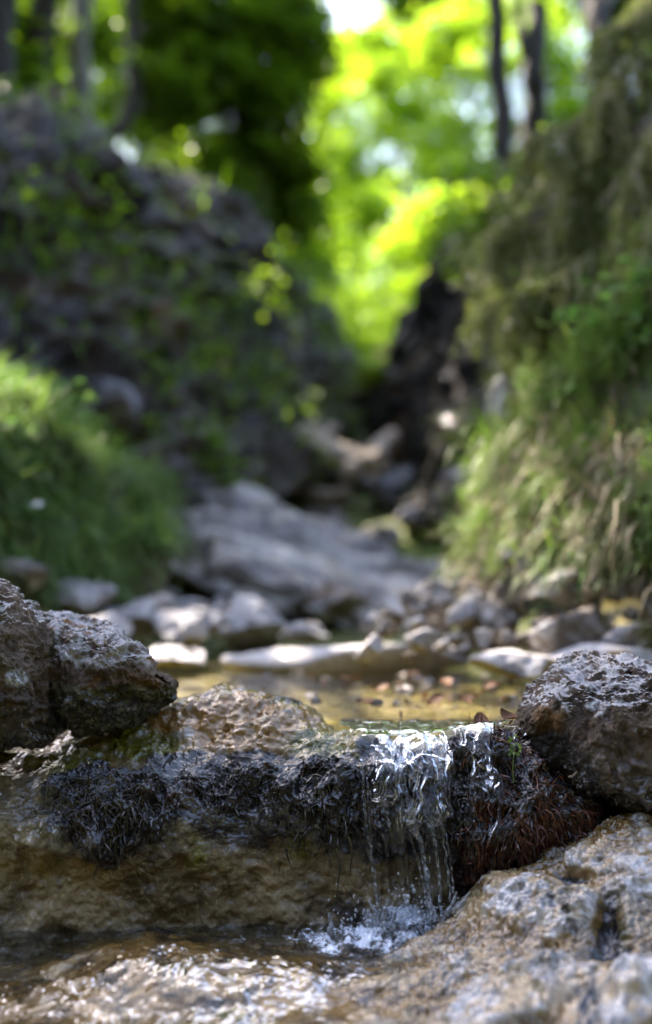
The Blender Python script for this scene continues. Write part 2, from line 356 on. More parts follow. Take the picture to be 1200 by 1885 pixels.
def moss_mask(px, py, p):
    n = .28 * fbm(p + 21, 24, 4)
    m = np.maximum.reduce([1.25 * blob(px, py, 205, 1490, 150, 85), 1.15 * blob(px, py, 440, 1452, 150, 42), 1.2 * blob(px, py, 610, 1455, 90, 75),
        1.3 * sst(800, 860, px) * sst(1352, 1375, py) * sst(1650, 1600, py), 1.2 * blob(px, py, 1010, 1515, 90, 60), .8 * sst(650, 690, px) * sst(1385, 1420, py) * sst(1580, 1500, py)])
    return sst(.42, .75, m + n)
def ledge_disp(p, px, py):
    knob = blob(px, py, 455, 1335, 150, 60)
    low = sst(1530, 1600, py)
    crk = np.abs(noise(p * np.array([7, 7, 12]) + .12 * fbm(p, 60, 3)[..., None])); d = -.0022 * sst(.022, 0, crk) * low * sst(-.1, .3, noise(p * 11)) + .0030 * fbm(p, 45, 4) * low + .0010 * ridged(p + .02 * fbm(p, 20, 2)[..., None], 30, 4) * low + .0095 * fbm(p, 15, 4) + .0035 * fbm(p + 3, 48, 4) * (1 - .5 * low)
    d = d + .0020 * ridged(p * np.array([1, 1, 1.6]), 60, 4) * (.3 + knob * .5) + .003 * knob * fbm(p + 6, 30, 3)
    g1, g2 = worley(p + .006 * fbm(p, 70, 2)[..., None], 85); d = d - .0022 * sst(.38, .1, g1) * (.3 + knob)
    d = d + .010 * np.clip(blob(px, py, 205, 1490, 140, 75) + blob(px, py, 930, 1500, 110, 90) + .7 * blob(px, py, 600, 1460, 60, 60), 0, 1) * (.5 + fbm(p + 9, 40, 3)) + .006 * fbm(p * np.array([1, .5, .12]), 90, 2) * sst(640, 700, px) * sst(940, 880, px) * sst(1380, 1440, py)   # ribs under the fall
    lipf = blob(px, py, 765, 1352, 120, 22); mm = moss_mask(px, py, p); sw = .35 * sst(900, 1050, px); fp = np.stack([p[..., 0] + sw * p[..., 2] + .010 * fbm(p + 2, 30, 3), p[..., 1], (p[..., 2] - sw * p[..., 0]) * .28], -1)
    d = d + mm * (.0055 * fbm(p + 4, 36, 3) + .0042 * ridged(fp, 80, 4, .6) + .002 * fbm(fp * np.array([1, 1, 2]), 260, 2))
    d = d * (1 - .55 * np.clip(lipf, 0, 1)) - .003 * np.clip(lipf, 0, 1)
    return d
L1 = L0 + Nl * ledge_disp(L0, pxl, pyl)[..., None]
nz = fbm(L1, 30, 4); nz2 = fbm(L1 + 8, 11, 3); nz3 = fbm(L1 + 5, 80, 3)
dark = np.maximum.reduce([
    1.2 * sst(1378, 1410, pyl + 24 * nz2) * sst(1590, 1490, pyl + 60 * nz2) * sst(230, 310, pxl) * sst(690, 640, pxl),
    1.2 * blob(pxl, pyl, 205, 1500, 150, 85),
    1.15 * sst(640, 680, pxl) * sst(1357, 1375, pyl) * sst(1610, 1540, pyl - 100 * sst(800, 860, pxl) + 40 * nz2),
    1.1 * sst(870, 930, pxl) * sst(1330, 1360, pyl), .9 * blob(pxl, pyl, 520, 1300, 60, 25) * (nz > -.1),
    .8 * sst(40, -40, pxl) * sst(1360, 1440, pyl) * sst(1560, 1500, pyl)]) * .8 + .15 * nz
lowf = sst(1560, 1610, pyl); dark = np.maximum(dark, lowf * (.10 + .75 * nz2 + .35 * nz)); dark = np.maximum(dark, 1.3 * moss_mask(pxl, pyl, L0))
algae = np.maximum.reduce([1.05 * blob(pxl, pyl, 265, 1372, 80, 45), .9 * blob(pxl, pyl, 120, 1400, 100, 30), .95 * blob(pxl, pyl, 590, 1372, 70, 36), .85 * blob(pxl, pyl, 200, 1322, 130, 22),
    .75 * sst(1500, 1540, pyl) * sst(1640, 1560, pyl) * sst(300, 380, pxl) * (.6 + nz2), .52 + 0 * pxl * 0 - .35 * (pyl > 1560) - .3 * (pxl < 640)]) + .3 * nz2
ochre = np.maximum.reduce([1.35 * blob(pxl, pyl, 440, 1322, 105, 60) * (.85 + .6 * nz), 1.2 * blob(pxl, pyl, 230, 1330, 130, 28), .45 + .5 * nz2]) * (pyl < 1420)
pale = np.maximum.reduce([blob(pxl, pyl, 400, 1385, 50, 22), .9 * blob(pxl, pyl, 440, 1278, 28, 10), .95 * blob(pxl, pyl, 345, 1345, 40, 20), .75 * blob(pxl, pyl, 180, 1375, 90, 30),  # some pale patches paint in the grey-blue gloss of the wet stone
                          .85 * blob(pxl, pyl, 475, 1340, 30, 14), .6 * blob(pxl, pyl, 60, 1440, 70, 40)]) * (.75 + nz3)
wet = np.clip(1.15 - .75 * sst(1540, 1600, pyl) * sst(1720, 1680, pyl), .3, 1)
ledge = T(obj('ledge_rock', L1.reshape(-1, 3), gridf(nr, nc), M['ledge'], attrs=dict(dark=dark, algae=algae, ochre=ochre, pale=pale, wet=wet, moss=moss_mask(pxl, pyl, L0) * (.35 + .65 * sst(780, 880, pxl)))),
          'long wet stone ledge with rusty bulge and olive algae that the stream spills over', 'rock')

# ------------------------------------------------------------------ boulders of the foreground
def boulder(name, outline, Y, depth, n, disp, cpx=None, ex=.68, cuts=16):
    pl = P([o[0] for o in outline], [o[1] for o in outline], Y); c = pl.mean(0) if cpx is None else P(cpx[0], cpx[1], Y)
    a = np.arctan2(pl[:, 2] - c[2], pl[:, 0] - c[0]); r = np.hypot(pl[:, 2] - c[2], pl[:, 0] - c[0])
    q = np.argsort(a); a, pl = a[q], pl[q]
    # dense polygon -> polar
    pp = np.concatenate([pl, pl[:1]]); t = np.linspace(0, len(pl), 720, endpoint=False); k = t.astype(int); f = (t - k)[:, None]
    d = pp[k] * (1 - f) + pp[k + 1] * f - c; da = np.arctan2(d[:, 2], d[:, 0]); dr = np.hypot(d[:, 0], d[:, 2])
    o = np.argsort(da); da, dr = da[o], dr[o]; ker = np.ones(9) / 9; dr = np.convolve(np.concatenate([dr[-4:], dr, dr[:4]]), ker, 'valid')
    V, Fq = cubesphere(n); th = np.arctan2(V[:, 2], V[:, 0]); rr = np.hypot(V[:, 0], V[:, 2])
    Rr = np.interp(th, np.concatenate([da - 2 * math.pi, da, da + 2 * math.pi]), np.tile(dr, 3))
    s = rr ** ex
    W = np.stack([c[0] + Rr * s * np.cos(th), c[1] + depth * np.sign(V[:, 1]) * np.abs(V[:, 1]) ** .8, c[2] + Rr * s * np.sin(th)], -1)
    g = np.random.default_rng(int(abs(outline[1][0]) + outline[1][1])); W0 = W.copy()
    for k in range(cuts):
        nv = unit(g.normal(size=3) * np.array([1, .5, 1]) + np.array([0, -.9, .25])); s = (W0 - c) @ nv; W = W - nv * (np.maximum(0, (W - c) @ nv - s.max() * g.uniform(.62, .85)) * .85)[:, None]
    nn = vnorm(W, Fq); W = W + nn * disp(W)[:, None]
    return W, Fq, vnorm(W, Fq)
def rough_disp(p):
    q = p + .02 * np.stack([fbm(p + k * 5, 18, 3) for k in range(3)], -1); g1, g2 = worley(q + 4, 60); h1, h2 = worley(q, 17)
    return .007 * fbm(p, 13, 4) + .007 * (h1 - .5) + .0018 * ridged(q, 24, 5, .5) + .004 * fbm(q, 50, 3) - .0030 * sst(.42, .1, g1) + .0022 * fbm(p, 120, 4, .65)
# left front boulder
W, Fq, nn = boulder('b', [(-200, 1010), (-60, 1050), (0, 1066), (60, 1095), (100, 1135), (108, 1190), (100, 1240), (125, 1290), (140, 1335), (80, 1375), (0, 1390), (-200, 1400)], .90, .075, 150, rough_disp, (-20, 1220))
px, py = proj(W); z = fbm(W, 25, 4)
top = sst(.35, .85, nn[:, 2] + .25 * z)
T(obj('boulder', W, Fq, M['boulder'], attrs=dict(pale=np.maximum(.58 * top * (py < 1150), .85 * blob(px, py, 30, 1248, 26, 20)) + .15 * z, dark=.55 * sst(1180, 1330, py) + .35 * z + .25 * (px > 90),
    algae=.25 + .4 * z, wet=sst(1270, 1340, py) * .9)), 'dark pitted boulder with a pale crest cut off by the left edge', 'rock')
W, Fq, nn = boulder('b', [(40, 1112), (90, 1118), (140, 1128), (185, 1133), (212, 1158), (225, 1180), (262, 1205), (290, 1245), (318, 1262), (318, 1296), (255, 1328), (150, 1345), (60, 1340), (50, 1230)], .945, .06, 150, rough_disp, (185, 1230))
px, py = proj(W); z = fbm(W, 25, 4); z2 = fbm(W + 3, 60, 4)
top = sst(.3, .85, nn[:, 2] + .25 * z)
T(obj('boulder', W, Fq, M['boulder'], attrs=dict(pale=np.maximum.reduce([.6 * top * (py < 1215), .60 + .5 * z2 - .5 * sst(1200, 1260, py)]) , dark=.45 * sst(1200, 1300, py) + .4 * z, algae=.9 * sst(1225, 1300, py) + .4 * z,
    ochre=.3 + .4 * z2, wet=sst(1260, 1300, py) * .9)), 'grey and black mottled boulder tapering to a point at the pool edge', 'rock')
# right boulder
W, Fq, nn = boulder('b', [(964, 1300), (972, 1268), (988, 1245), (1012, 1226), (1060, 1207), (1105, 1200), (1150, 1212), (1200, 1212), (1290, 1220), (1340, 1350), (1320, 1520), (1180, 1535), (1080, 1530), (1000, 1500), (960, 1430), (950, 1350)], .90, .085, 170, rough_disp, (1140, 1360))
px, py = proj(W); z = fbm(W, 25, 4); z2 = fbm(W + 3, 60, 4)
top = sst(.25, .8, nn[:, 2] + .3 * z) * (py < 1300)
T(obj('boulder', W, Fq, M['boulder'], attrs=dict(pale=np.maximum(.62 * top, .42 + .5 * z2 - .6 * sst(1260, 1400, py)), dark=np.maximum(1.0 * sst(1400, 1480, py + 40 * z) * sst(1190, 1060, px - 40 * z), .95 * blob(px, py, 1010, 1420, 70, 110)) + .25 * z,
    ochre=.75 * blob(px, py, 1010, 1330, 40, 40) + .3 * z2, algae=.2 + .4 * z, wet=np.clip(sst(1360, 1460, py), 0, 1))), 'rounded brown boulder with pale crest standing right of the waterfall', 'rock')

# ------------------------------------------------------------------ pale slab in front
SC = [-220, 0, 100, 180, 250, 330, 450, 600, 720, 780, 850, 960, 1060, 1120, 1200, 1380]
e = [(1800, .80), (1795, .80), (1770, .80), (1750, .80), (1741, .80), (1747, .80), (1759, .80), (1768, .80), (1768, .81), (1730, .828), (1675, .842), (1594, .847), (1539, .850), (1505, .852), (1489, .852), (1480, .852)]
r2 = [(1832, .76), (1827, .76), (1808, .76), (1790, .76), (1782, .76), (1786, .76), (1797, .76), (1802, .765), (1800, .77), (1775, .785), (1735, .795), (1668, .80), (1622, .803), (1592, .805), (1572, .805), (1560, .805)]
r3 = [(1880, .72)] * 6 + [(1872, .722), (1868, .725), (1860, .73), (1835, .74), (1805, .745), (1752, .75), (1712, .755), (1698, .755), (1680, .755), (1670, .755)]
r4 = [(1950, .67)] * 6 + [(1945, .67), (1940, .67), (1930, .68), (1910, .69), (1885, .695), (1845, .70), (1812, .705), (1800, .705), (1790, .705), (1780, .705)]
r5 = [(2060, .61)] * 8 + [(2050, .615), (2040, .62), (2030, .63), (2010, .64), (1990, .64), (1980, .64), (1970, .64), (1960, .64)]
r6 = [(2350, .52)] * 16
fr = [P(SC, [q[0] for q in r], [q[1] for q in r]) for r in (e, r2, r3, r4, r5, r6)]
SCTRL = np.stack([fr[0] + np.array([0, .085, -.016]), fr[0] + np.array([0, .020, -.008])] + fr)
snr, snc = 470, 900
str_ = np.concatenate([np.linspace(0, 1, 50, endpoint=False), np.linspace(1, 5, 370, endpoint=False), np.linspace(5, 7, 50)])
tcS = np.interp(np.linspace(-220, 1380, snc), SC, np.arange(len(SC)))
S0 = patch(SCTRL, snr, snc, str_, tcS); Ns = -gnorm(S0)
if Ns[200, 450, 2] < 0: Ns = -Ns
pxs, pys = proj(S0)
def slab_disp(p, px, py):
    rg = sst(680, 800, px + .35 * (py - 1700))
    a = math.radians(34); q = np.stack([p[..., 0] * math.cos(a) + (p[..., 2] * 1.0 + p[..., 1] * .4) * math.sin(a), -p[..., 0] * math.sin(a) + (p[..., 2] + p[..., 1] * .4) * math.cos(a), p[..., 1]], -1)
    long = fbm(q * np.array([.3, 1, 1]), 24, 3, .45); q2 = p + .015 * np.stack([fbm(p + k * 5, 22, 3) for k in range(3)], -1)
    d = .010 * long * (.3 + .7 * rg) + .0055 * fbm(q2 + 2, 30, 3, .45) * (.6 + .4 * rg) + .0022 * ridged(q2, 46, 3) * rg
    g1, g2 = worley(q2 + 7, 90); d = d - .0030 * sst(.40, .08, g1) * (.25 + .75 * rg) * sst(-.3, .3, fbm(p + 4, 14, 2)) + .0011 * fbm(p, 190, 3, .6) * (.25 + .75 * rg)
    # the hollow, the grey dip and the ridge of the right side
    d = d - .016 * blob(px, py, 1050, 1612, 36, 16) - .016 * blob(px, py, 1115, 1690, 26, 62) - .012 * blob(px, py, 1090, 1735, 170, 32) + .008 * blob(px, py, 1010, 1680, 90, 40)
    d = d + .010 * blob(px, py, 1160, 1800, 120, 45) + .008 * blob(px, py, 930, 1640, 90, 35)
    return d
S1 = S0 + Ns * slab_disp(S0, pxs, pys)[..., None]
nz = fbm(S1, 28, 4); nz2 = fbm(S1 + 8, 9, 3); nz3 = fbm(S1 + 5, 90, 3)
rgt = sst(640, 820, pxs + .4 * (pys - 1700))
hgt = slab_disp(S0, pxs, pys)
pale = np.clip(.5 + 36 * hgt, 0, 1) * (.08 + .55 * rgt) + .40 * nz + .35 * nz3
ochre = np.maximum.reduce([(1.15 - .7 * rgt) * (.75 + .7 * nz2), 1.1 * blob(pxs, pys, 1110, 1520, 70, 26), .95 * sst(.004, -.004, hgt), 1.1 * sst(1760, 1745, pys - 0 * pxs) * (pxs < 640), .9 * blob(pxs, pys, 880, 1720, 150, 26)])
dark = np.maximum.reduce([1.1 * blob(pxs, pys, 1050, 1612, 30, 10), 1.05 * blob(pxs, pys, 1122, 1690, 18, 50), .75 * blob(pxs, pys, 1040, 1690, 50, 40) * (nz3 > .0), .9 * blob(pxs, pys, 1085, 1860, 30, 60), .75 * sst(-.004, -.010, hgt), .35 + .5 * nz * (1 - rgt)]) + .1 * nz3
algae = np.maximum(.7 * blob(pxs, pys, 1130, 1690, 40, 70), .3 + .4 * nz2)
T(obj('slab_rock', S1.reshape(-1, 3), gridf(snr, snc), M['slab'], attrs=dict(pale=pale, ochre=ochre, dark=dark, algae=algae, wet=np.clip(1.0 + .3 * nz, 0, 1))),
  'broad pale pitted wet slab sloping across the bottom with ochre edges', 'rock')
W, Fq, nn = boulder('b', [(1128, 1640), (1128, 1605), (1150, 1585), (1200, 1580), (1260, 1590), (1290, 1640), (1250, 1675), (1180, 1672), (1145, 1662)], .795, .03, 70, lambda p: .5 * rough_disp(p), (1195, 1630))
T(obj('stone', W, Fq, M['slab'], attrs=dict(pale=.75 + .4 * fbm(W, 40, 3), dark=.25 + .5 * fbm(W + 4, 50, 3), wet=.9 + 0 * W[:, 0])), 'small rounded knob of pale stone seated on the slab at the right edge', 'rock')

# ================================================================== WATER
# upper pool; its surface runs on into the film that bends over the lip
def ripple(p): return .0010 * fbm(p, 14, 3) + sst(1.25, .95, p[..., 1]) * (.0016 * fbm(p * np.array([1, .3, 1]) * np.array([1, 1, 0]), 60, 3))
nx, ny = 200, 240
u = np.linspace(-1, 1, nx); yv = np.concatenate([np.linspace(.985, 1.1, 110), np.linspace(1.105, 2.45, 130)])
xl = np.interp(yv, [.92, 1.0, 1.1, 1.4, 2.45], [-.03, -.14, -.35, -.6, -.6]); xr = np.interp(yv, [.92, 1.0, 1.1, 1.4, 2.45], [.19, .19, .25, .6, .6])
X = xl[:, None] + (xr - xl)[:, None] * (u + 1) / 2; Yw = np.broadcast_to(yv[:, None], X.shape)
p = np.stack([X, Yw, 0 * X], -1); p[..., 2] = ripple(p)
T(obj('stream_water', p.reshape(-1, 3), gridf(ny, nx), M['pool']), kind='structure')
fr_, fc = 400, 460
ftr = np.linspace(1.0, 5.1, fr_); ftc = ucol(np.linspace(545, 965, fc))
A = patch(LCTRL, fr_, fc, ftr, ftc); An = -gnorm(A)
if An[250, 200, 1] > 0: An = -An
fx, fy = proj(A)
A = A + An * (.0085 * moss_mask(fx, fy, A))[..., None]
wpx = .016 * fbm(A, 18, 3) + .005 * fbm(A + 5, 60, 2); st = np.stack([A[..., 0] + wpx, A[..., 1] * .06, A[..., 2] * .10], -1)
sr = ridged(st, 22, 4, .55); big = fbm(st + 7, 14, 2)
ro = .0030 + .0040 * sr + .0014 * fbm(A * np.array([1, 1, .25]), 110, 3) + .0022 * big
wl = sst(2.75, 2.05, ftr)[:, None]
side = sst(640, 700, fx + 30 * fbm(A, 26, 3)) * sst(965, 900, fx + 30 * fbm(A + 3, 26, 3))
cov = np.maximum(1.2 * sst(2.95, 2.5, ftr)[:, None] * sst(610, 660, fx + 20 * fbm(A, 30, 2)), side * (.63 + .24 * blob(fx, fy, 745, 1420, 70, 120) - .20 * sst(1400, 1500, fy) + .16 * (fx > 810)) + .60 * (sr - 1.0) + .30 * big) - 1.0 * sst(1490, 1590, fy + 40 * noise(A * 40)) * (1 - .6 * blob(fx, fy, 790, 1560, 45, 200))
A1 = A + An * ((ro * sst(2.2, 3.1, ftr)[:, None] + .0032) * np.maximum(sst(.44, .75, cov), sst(1480, 1560, fy)))[..., None]
A1[..., 2] = A1[..., 2] * (1 - wl) + wl * (ripple(A) - .0004 - .003 * sst(2.0, 2.6, ftr)[:, None])
A1[..., 1] -= (.013 * sst(1430, 1560, fy)) * sst(880, 800, fx)                 # leaves the rock
foam_glint = -.02 + .34 * blob(fx, fy, 735, 1420, 34, 60) + .15 * blob(fx, fy, 720, 1352, 120, 10) + .30 * sst(1.15, 1.7, sr) * (fx < 860) * (fy > 1370)  # whitening on streaks and lip also paints in bright glints
Fq = gridf(fr_, fc); keep = cov.ravel()[Fq].mean(1) > .46
fall = T(obj('waterfall', A1.reshape(-1, 3), Fq[keep], M['fall'], attrs={'foam_glint': foam_glint}), kind='structure')
def rope(pts, r, wob=.0015, sd=0):
    C = P([q[0] for q in pts], [q[1] for q in pts], [q[2] for q in pts]); n = 150
    c = cr1(C, n); t = np.linspace(0, 1, n)[:, None]; s = np.array([sd, 0, 0])
    c = c + wob * np.stack([noise(np.concatenate([t * 14 + sd * 3.1, t * 0, t * 0 + k], 1)) for k in range(3)], -1)
    rad = r * (1 + .75 * noise(np.concatenate([t * 22 + sd, t * 0 + 3, t * 0], 1)) + .35 * noise(np.concatenate([t * 60 + sd, t * 0 + 9, t * 0], 1)))
    return tubes(c[None], rad[None], 10, .55)
streams = [([(668, 1395, .882), (670, 1480, .872), (684, 1580, .868), (700, 1705, .864)], .0024), ([(676, 1430, .88), (682, 1540, .870), (697, 1640, .866), (708, 1705, .864)], .0012),
           ([(735, 1400, .878), (752, 1480, .872), (778, 1570, .868), (796, 1700, .864)], .0036), ([(760, 1420, .877), (790, 1500, .870), (806, 1590, .866), (812, 1695, .862)], .0024),
           ([(722, 1400, .88), (745, 1500, .873), (765, 1570, .869), (782, 1640, .866), (790, 1700, .865)], .0018), ([(800, 1440, .874), (815, 1540, .868), (826, 1620, .864), (832, 1690, .861)], .0018),
           ([(812, 1500, .87), (828, 1580, .866), (838, 1680, .862)], .0013), ([(700, 1380, .885), (705, 1450, .88), (716, 1520, .875)], .0022), ([(750, 1380, .884), (770, 1460, .876), (800, 1540, .87)], .0020)]
for k, (pt, r) in enumerate(streams):
    V, Fq = rope(pt, r, sd=k * 5.3); obj('falling_stream', V, Fq, M['fall'], fall, attrs={'foam_glint': np.linspace(.22, .55, len(V))})  # whitening down the streams also paints in their bright glints
# thin torn veil between the streams
C = np.stack([P([690, 720, 760, 800, 835], q, Y) for q, Y in (([1470] * 5, .872), ([1560] * 5, .868), ([1640] * 5, .865), ([1715] * 5, .862))])
V = patch(C, 200, 160); vn = gnorm(V); q = V * np.array([1, 1, .2])
V = V + vn * (.0018 * ridged(q, 80, 3) + .001 * noise(V * 200))[..., None]; vx, vy = proj(V)
cv = .9 * (ridged(q + 5, 45, 3) - 1.0) + .60 + .7 * sst(1650, 1715, vy) + .4 * blob(vx, vy, 795, 1600, 40, 200) - 1.1 * sst(795, 850, vx + 25 * noise(V * 30)) - .8 * sst(720, 690, vx)
Fq = gridf(200, 160); keep = cv.ravel()[Fq].mean(1) > .55
obj('water_veil', V.reshape(-1, 3), Fq[keep], M['fall'], fall, attrs={'foam_glint': (.12 + .4 * sst(1630, 1710, vy)).ravel()})
# lower pool
PZ = -.1635
nx, ny = 520, 190
X, Yw = np.meshgrid(np.linspace(-.50, .16, nx), np.linspace(.765, .905, ny)); p = np.stack([X, Yw, 0 * X + PZ], -1)
px, py = proj(p)
ag = np.maximum(blob(px, py, 745, 1710, 95, 55), .8 * blob(px, py, 660, 1740, 120, 30))
c0 = P(740, 1705, .866); dd = np.hypot(p[..., 0] - c0[0], (p[..., 1] - c0[1]))
p[..., 2] += .0022 * fbm(p * np.array([1, 1.8, 1]), 30, 3) + ag * (.0055 * ridged(p, 55, 4) + .004 * fbm(p, 120, 3)) + .0012 * np.sin(dd * 330 + 4 * fbm(p, 20, 2)) * np.exp(-dd * 7) + .010 * blob(px, py, 725, 1712, 90, 26)
fo = .72 * ag + .36 * fbm(p, 45, 4) + .16 * blob(px, py, 400, 1735, 330, 24)  # foam at the splash; the long left streak paints in whitish reflections
T(obj('lower_pool_water', p.reshape(-1, 3), gridf(ny, nx), M['lower'], attrs={'foam_glint': fo}), kind='structure')
# film creeping over the slab
q = S0 + Ns * (slab_disp(S0, pxs, pys) * .55 + .0020 + .0020 * fbm(S0 * np.array([1, .4, 1]), 30, 3) + .0005 * ridged(S0, 90, 2))[..., None]
m = (.95 * sst(860, 500, pxs + .6 * (pys - 1760)) + .5 * fbm(S0, 22, 4))
Fq = gridf(snr, snc); keep = (m.ravel()[Fq].mean(1) > .5) & (str_[np.arange(snr)].repeat(snc)[Fq].mean(1) > 1.6)
T(obj('running_water', q.reshape(-1, 3), Fq[keep], M['film'], attrs={'foam_glint': (.22 * ridged(S0 * np.array([.6, .3, .6]), 40, 3) - .08 + .35 * blob(pxs, pys, 690, 1775, 110, 30)).ravel()}), kind='structure')
# splash: jets and drops
def drops(cs, rs):
    V, Fq = cubesphere(3); n = len(cs)
    W = cs[:, None] + V[None] * rs[:, None, None] * np.array([1, 1, 1.25]); return W.reshape(-1, 3), (Fq[None] + (np.arange(n) * len(V))[:, None, None]).reshape(-1, 4)
n = 700; a = np.abs(rng.normal(0, 1, n)); cx = rng.normal(745, 62, n); cy = 1715 - np.abs(rng.normal(0, 32, n)) + rng.normal(0, 14, n)
V, Fq = drops(P(cx, cy, rng.uniform(.835, .872, n)), rng.gamma(2, .00019, n) + .00018)
V2, F2 = [], []
jets = [(612, 1735, 606, 1680), (622, 1740, 634, 1698), (692, 1715, 684, 1650), (700, 1715, 712, 1655), (690, 1720, 668, 1672), (800, 1705, 790, 1650), (818, 1700, 838, 1645), (835, 1700, 858, 1655), (750, 1725, 742, 1690), (770, 1720, 782, 1680), (640, 1745, 648, 1712), (720, 1725, 727, 1678)]
off = len(V); VV, FF = [V], [Fq]
for k, (x0, y0, x1, y1) in enumerate(jets):
    t = np.linspace(0, 1, 24)[:, None]; c = P(x0, y0, .858) * (1 - t) + P(x1, y1, .85) * t; c += .0025 * np.stack([noise(np.concatenate([t * 4, t * 0 + k * 3.3, t * 0 + j], 1)) for j in range(3)], -1)
    rr = .0030 * (1 - t[:, 0]) ** .8 + .0003 + .0010 * np.abs(noise(np.concatenate([t * 9, t * 0 + k, t * 0 + 5], 1))); v, f = tubes(c[None], rr[None], 8)
    VV.append(v); FF.append(f + off); off += len(v)
T(obj('splash', np.concatenate(VV), np.concatenate(FF), M['drop']), 'bright splash and drops where the small waterfall hits the lower pool', 'splash', kind='stuff')

# ================================================================== MOSS
Lf = L1.reshape(-1, 3); Nf = Nl.reshape(-1, 3); PXf, PYf = pxl.ravel(), pyl.ravel()
def moss(name, wfun, n, L, W, mat, label, lift=.4, side=0.0, bend=.55, jit=.9, core=.007, seg=6):
    w = wfun(PXf, PYf) * (TRg.ravel() > 1.9) * (TRg.ravel() < 6.2); w = np.clip(w, 0, None); pr = w / w.sum()
    idx = rng.choice(len(Lf), n, p=pr); r = Lf[idx] - Nf[idx] * .001
    d = Nf[idx] * (lift * rng.uniform(.0, .8, (n, 1)) ** 1.5) + rng.normal(size=(n, 3)) * np.array([.6, .25, .5]) + np.array([side, 0, -.5])
    pth, rad = blades(r, d, rng.uniform(.45, 1, n) ** 1.3 * L, rng.uniform(.4, 1.5, n) ** 1.3 * W, bend * rng.uniform(.3, 1, n), seg, jit)
    V, Fq = tubes(pth, rad, 3)
    # short leaflets along each strand
    n2 = n if mat == M['redmoss'] else n // 3; k = rng.integers(1, seg, n2); s = np.arange(n2); q = pth[s, k]; tg = unit(pth[s, np.minimum(k + 1, seg)] - q)
    dv = unit(tg * .8 + rng.normal(size=q.shape) * .5); nv = unit(np.cross(dv, rng.normal(size=q.shape)))
    V2, F2 = leaves(q, nv, dv, rng.uniform(.005, .011, len(q)), rng.uniform(.0008, .0018, len(q)))
    return T(obj(name, np.concatenate([V, V2]), np.concatenate([Fq, F2 + len(V)]), mat), label, 'moss')
brk = fbm(Lf, 22, 3)
moss('moss_clump', lambda x, y: sst(.5, .8, blob(x, y, 205, 1490, 130, 80) + .22 * brk) + .02 * (blob(x, y, 205, 1490, 150, 90) > .4), 600, .020, .0010, M['moss'], 'thick dark shaggy clump of wet moss hanging on the left of the ledge', .35)
moss('moss_clump', lambda x, y: blob(x, y, 600, 1470, 70, 60) * sst(690, 650, x), 380, .022, .0010, M['moss'], 'dark ragged moss fringe just left of the falling water', .35)
moss('moss_clump', lambda x, y: sst(.35, .6, blob(x, y, 440, 1455, 130, 32) + .25 * brk), 320, .014, .0009, M['moss'], 'low black moss band under the rusty bulge of the ledge', .3)
moss('moss_clump', lambda x, y: blob(x, y, 915, 1345, 42, 28) * (x < 965), 700, .022, .0013, M['redmoss'], 'rust red moss tuft at the water lip beside the brown boulder', .6, -.2)
moss('moss_clump', lambda x, y: sst(820, 880, x) * sst(1350, 1390, y) * sst(1640, 1600, y) * (.25 + blob(x, y, 930, 1520, 100, 90)), 1100, .018, .0010, M['redmoss'], 'wide red brown moss curtain draped below the right of the lip', .2, .12)
moss('moss_clump', lambda x, y: blob(x, y, 1010, 1520, 60, 45), 650, .022, .0011, M['redmoss'], 'mound of red brown moss swept rightward at the foot of the brown boulder', .25, .55)
moss('moss_clump', lambda x, y: sst(690, 720, x) * sst(880, 840, x) * sst(1400, 1440, y) * sst(1560, 1520, y) * (brk > .05), 250, .016, .0009, M['moss'], 'black moss strands behind the falling water', .2)
# lone dangling fibres
for (x0, y0, x1, y1, lab) in [(618, 1560, 626, 1655, 'single long dark root fibre dangling left of the falls'), (640, 1540, 650, 1610, 'short thin root fibre dangling close to the falls'), (182, 1560, 176, 1620, 'thin fibre hanging below the left moss clump')]:
    t = np.linspace(0, 1, 20)[:, None]; c = P(x0, y0, .872) * (1 - t) + P(x1, y1, .872) * t; c[:, 0] += .002 * np.sin(t[:, 0] * 5); V, Fq = tubes(c[None], (.0016 * (1 - t[:, 0]) + .0003)[None], 6)
    T(obj('root_fibre', V, Fq, M['moss']), lab, 'root')
# ================================================================== MIDDLE GROUND
def stone(px, pyb, w, h, Y, mat, label, group=None, dr=.8, sd=None, n=22, ang=.97, name='stone', sunk=.12, attrs=None):
    g = np.random.default_rng(int(px * 7 + pyb * 13 + w) if sd is None else sd)
    V, Fq = cubesphere(n); V = V.copy() + g.normal(0, .05, 3)
    for k in range(13):
        nv = unit(g.normal(size=3) * np.array([1, 1, .9])); s = V @ nv - g.uniform(.40, .80); V -= nv * (np.maximum(0, s) * ang)[:, None]
    V -= V.min(0); V /= V.max(0); V -= np.array([.5, .5, 0])
    base = P(px, pyb, Y); sx = w / F * Y; szz = h / F * Y * (1 + sunk)
    V = V * np.array([sx, sx * dr, szz]); s0 = min(sx, szz)
    nn = vnorm(V, Fq); q = V / max(sx, 1e-6) + g.uniform(0, 50, 3)
    V = V + nn * (s0 * (.07 * fbm(q, 3.0, 4) + .03 * ridged(q, 7, 3)))[:, None]
    W = V + base - np.array([0, 0, h / F * Y * sunk])
    z = fbm(q, 4, 3)
    return T(obj(name, W, Fq, mat, attrs=dict(pale=.35 + .5 * z, dark=.25 + .4 * fbm(q + 4, 3, 3), wet=.15 + 0 * z, **(attrs or {}))), label, 'rock', group)
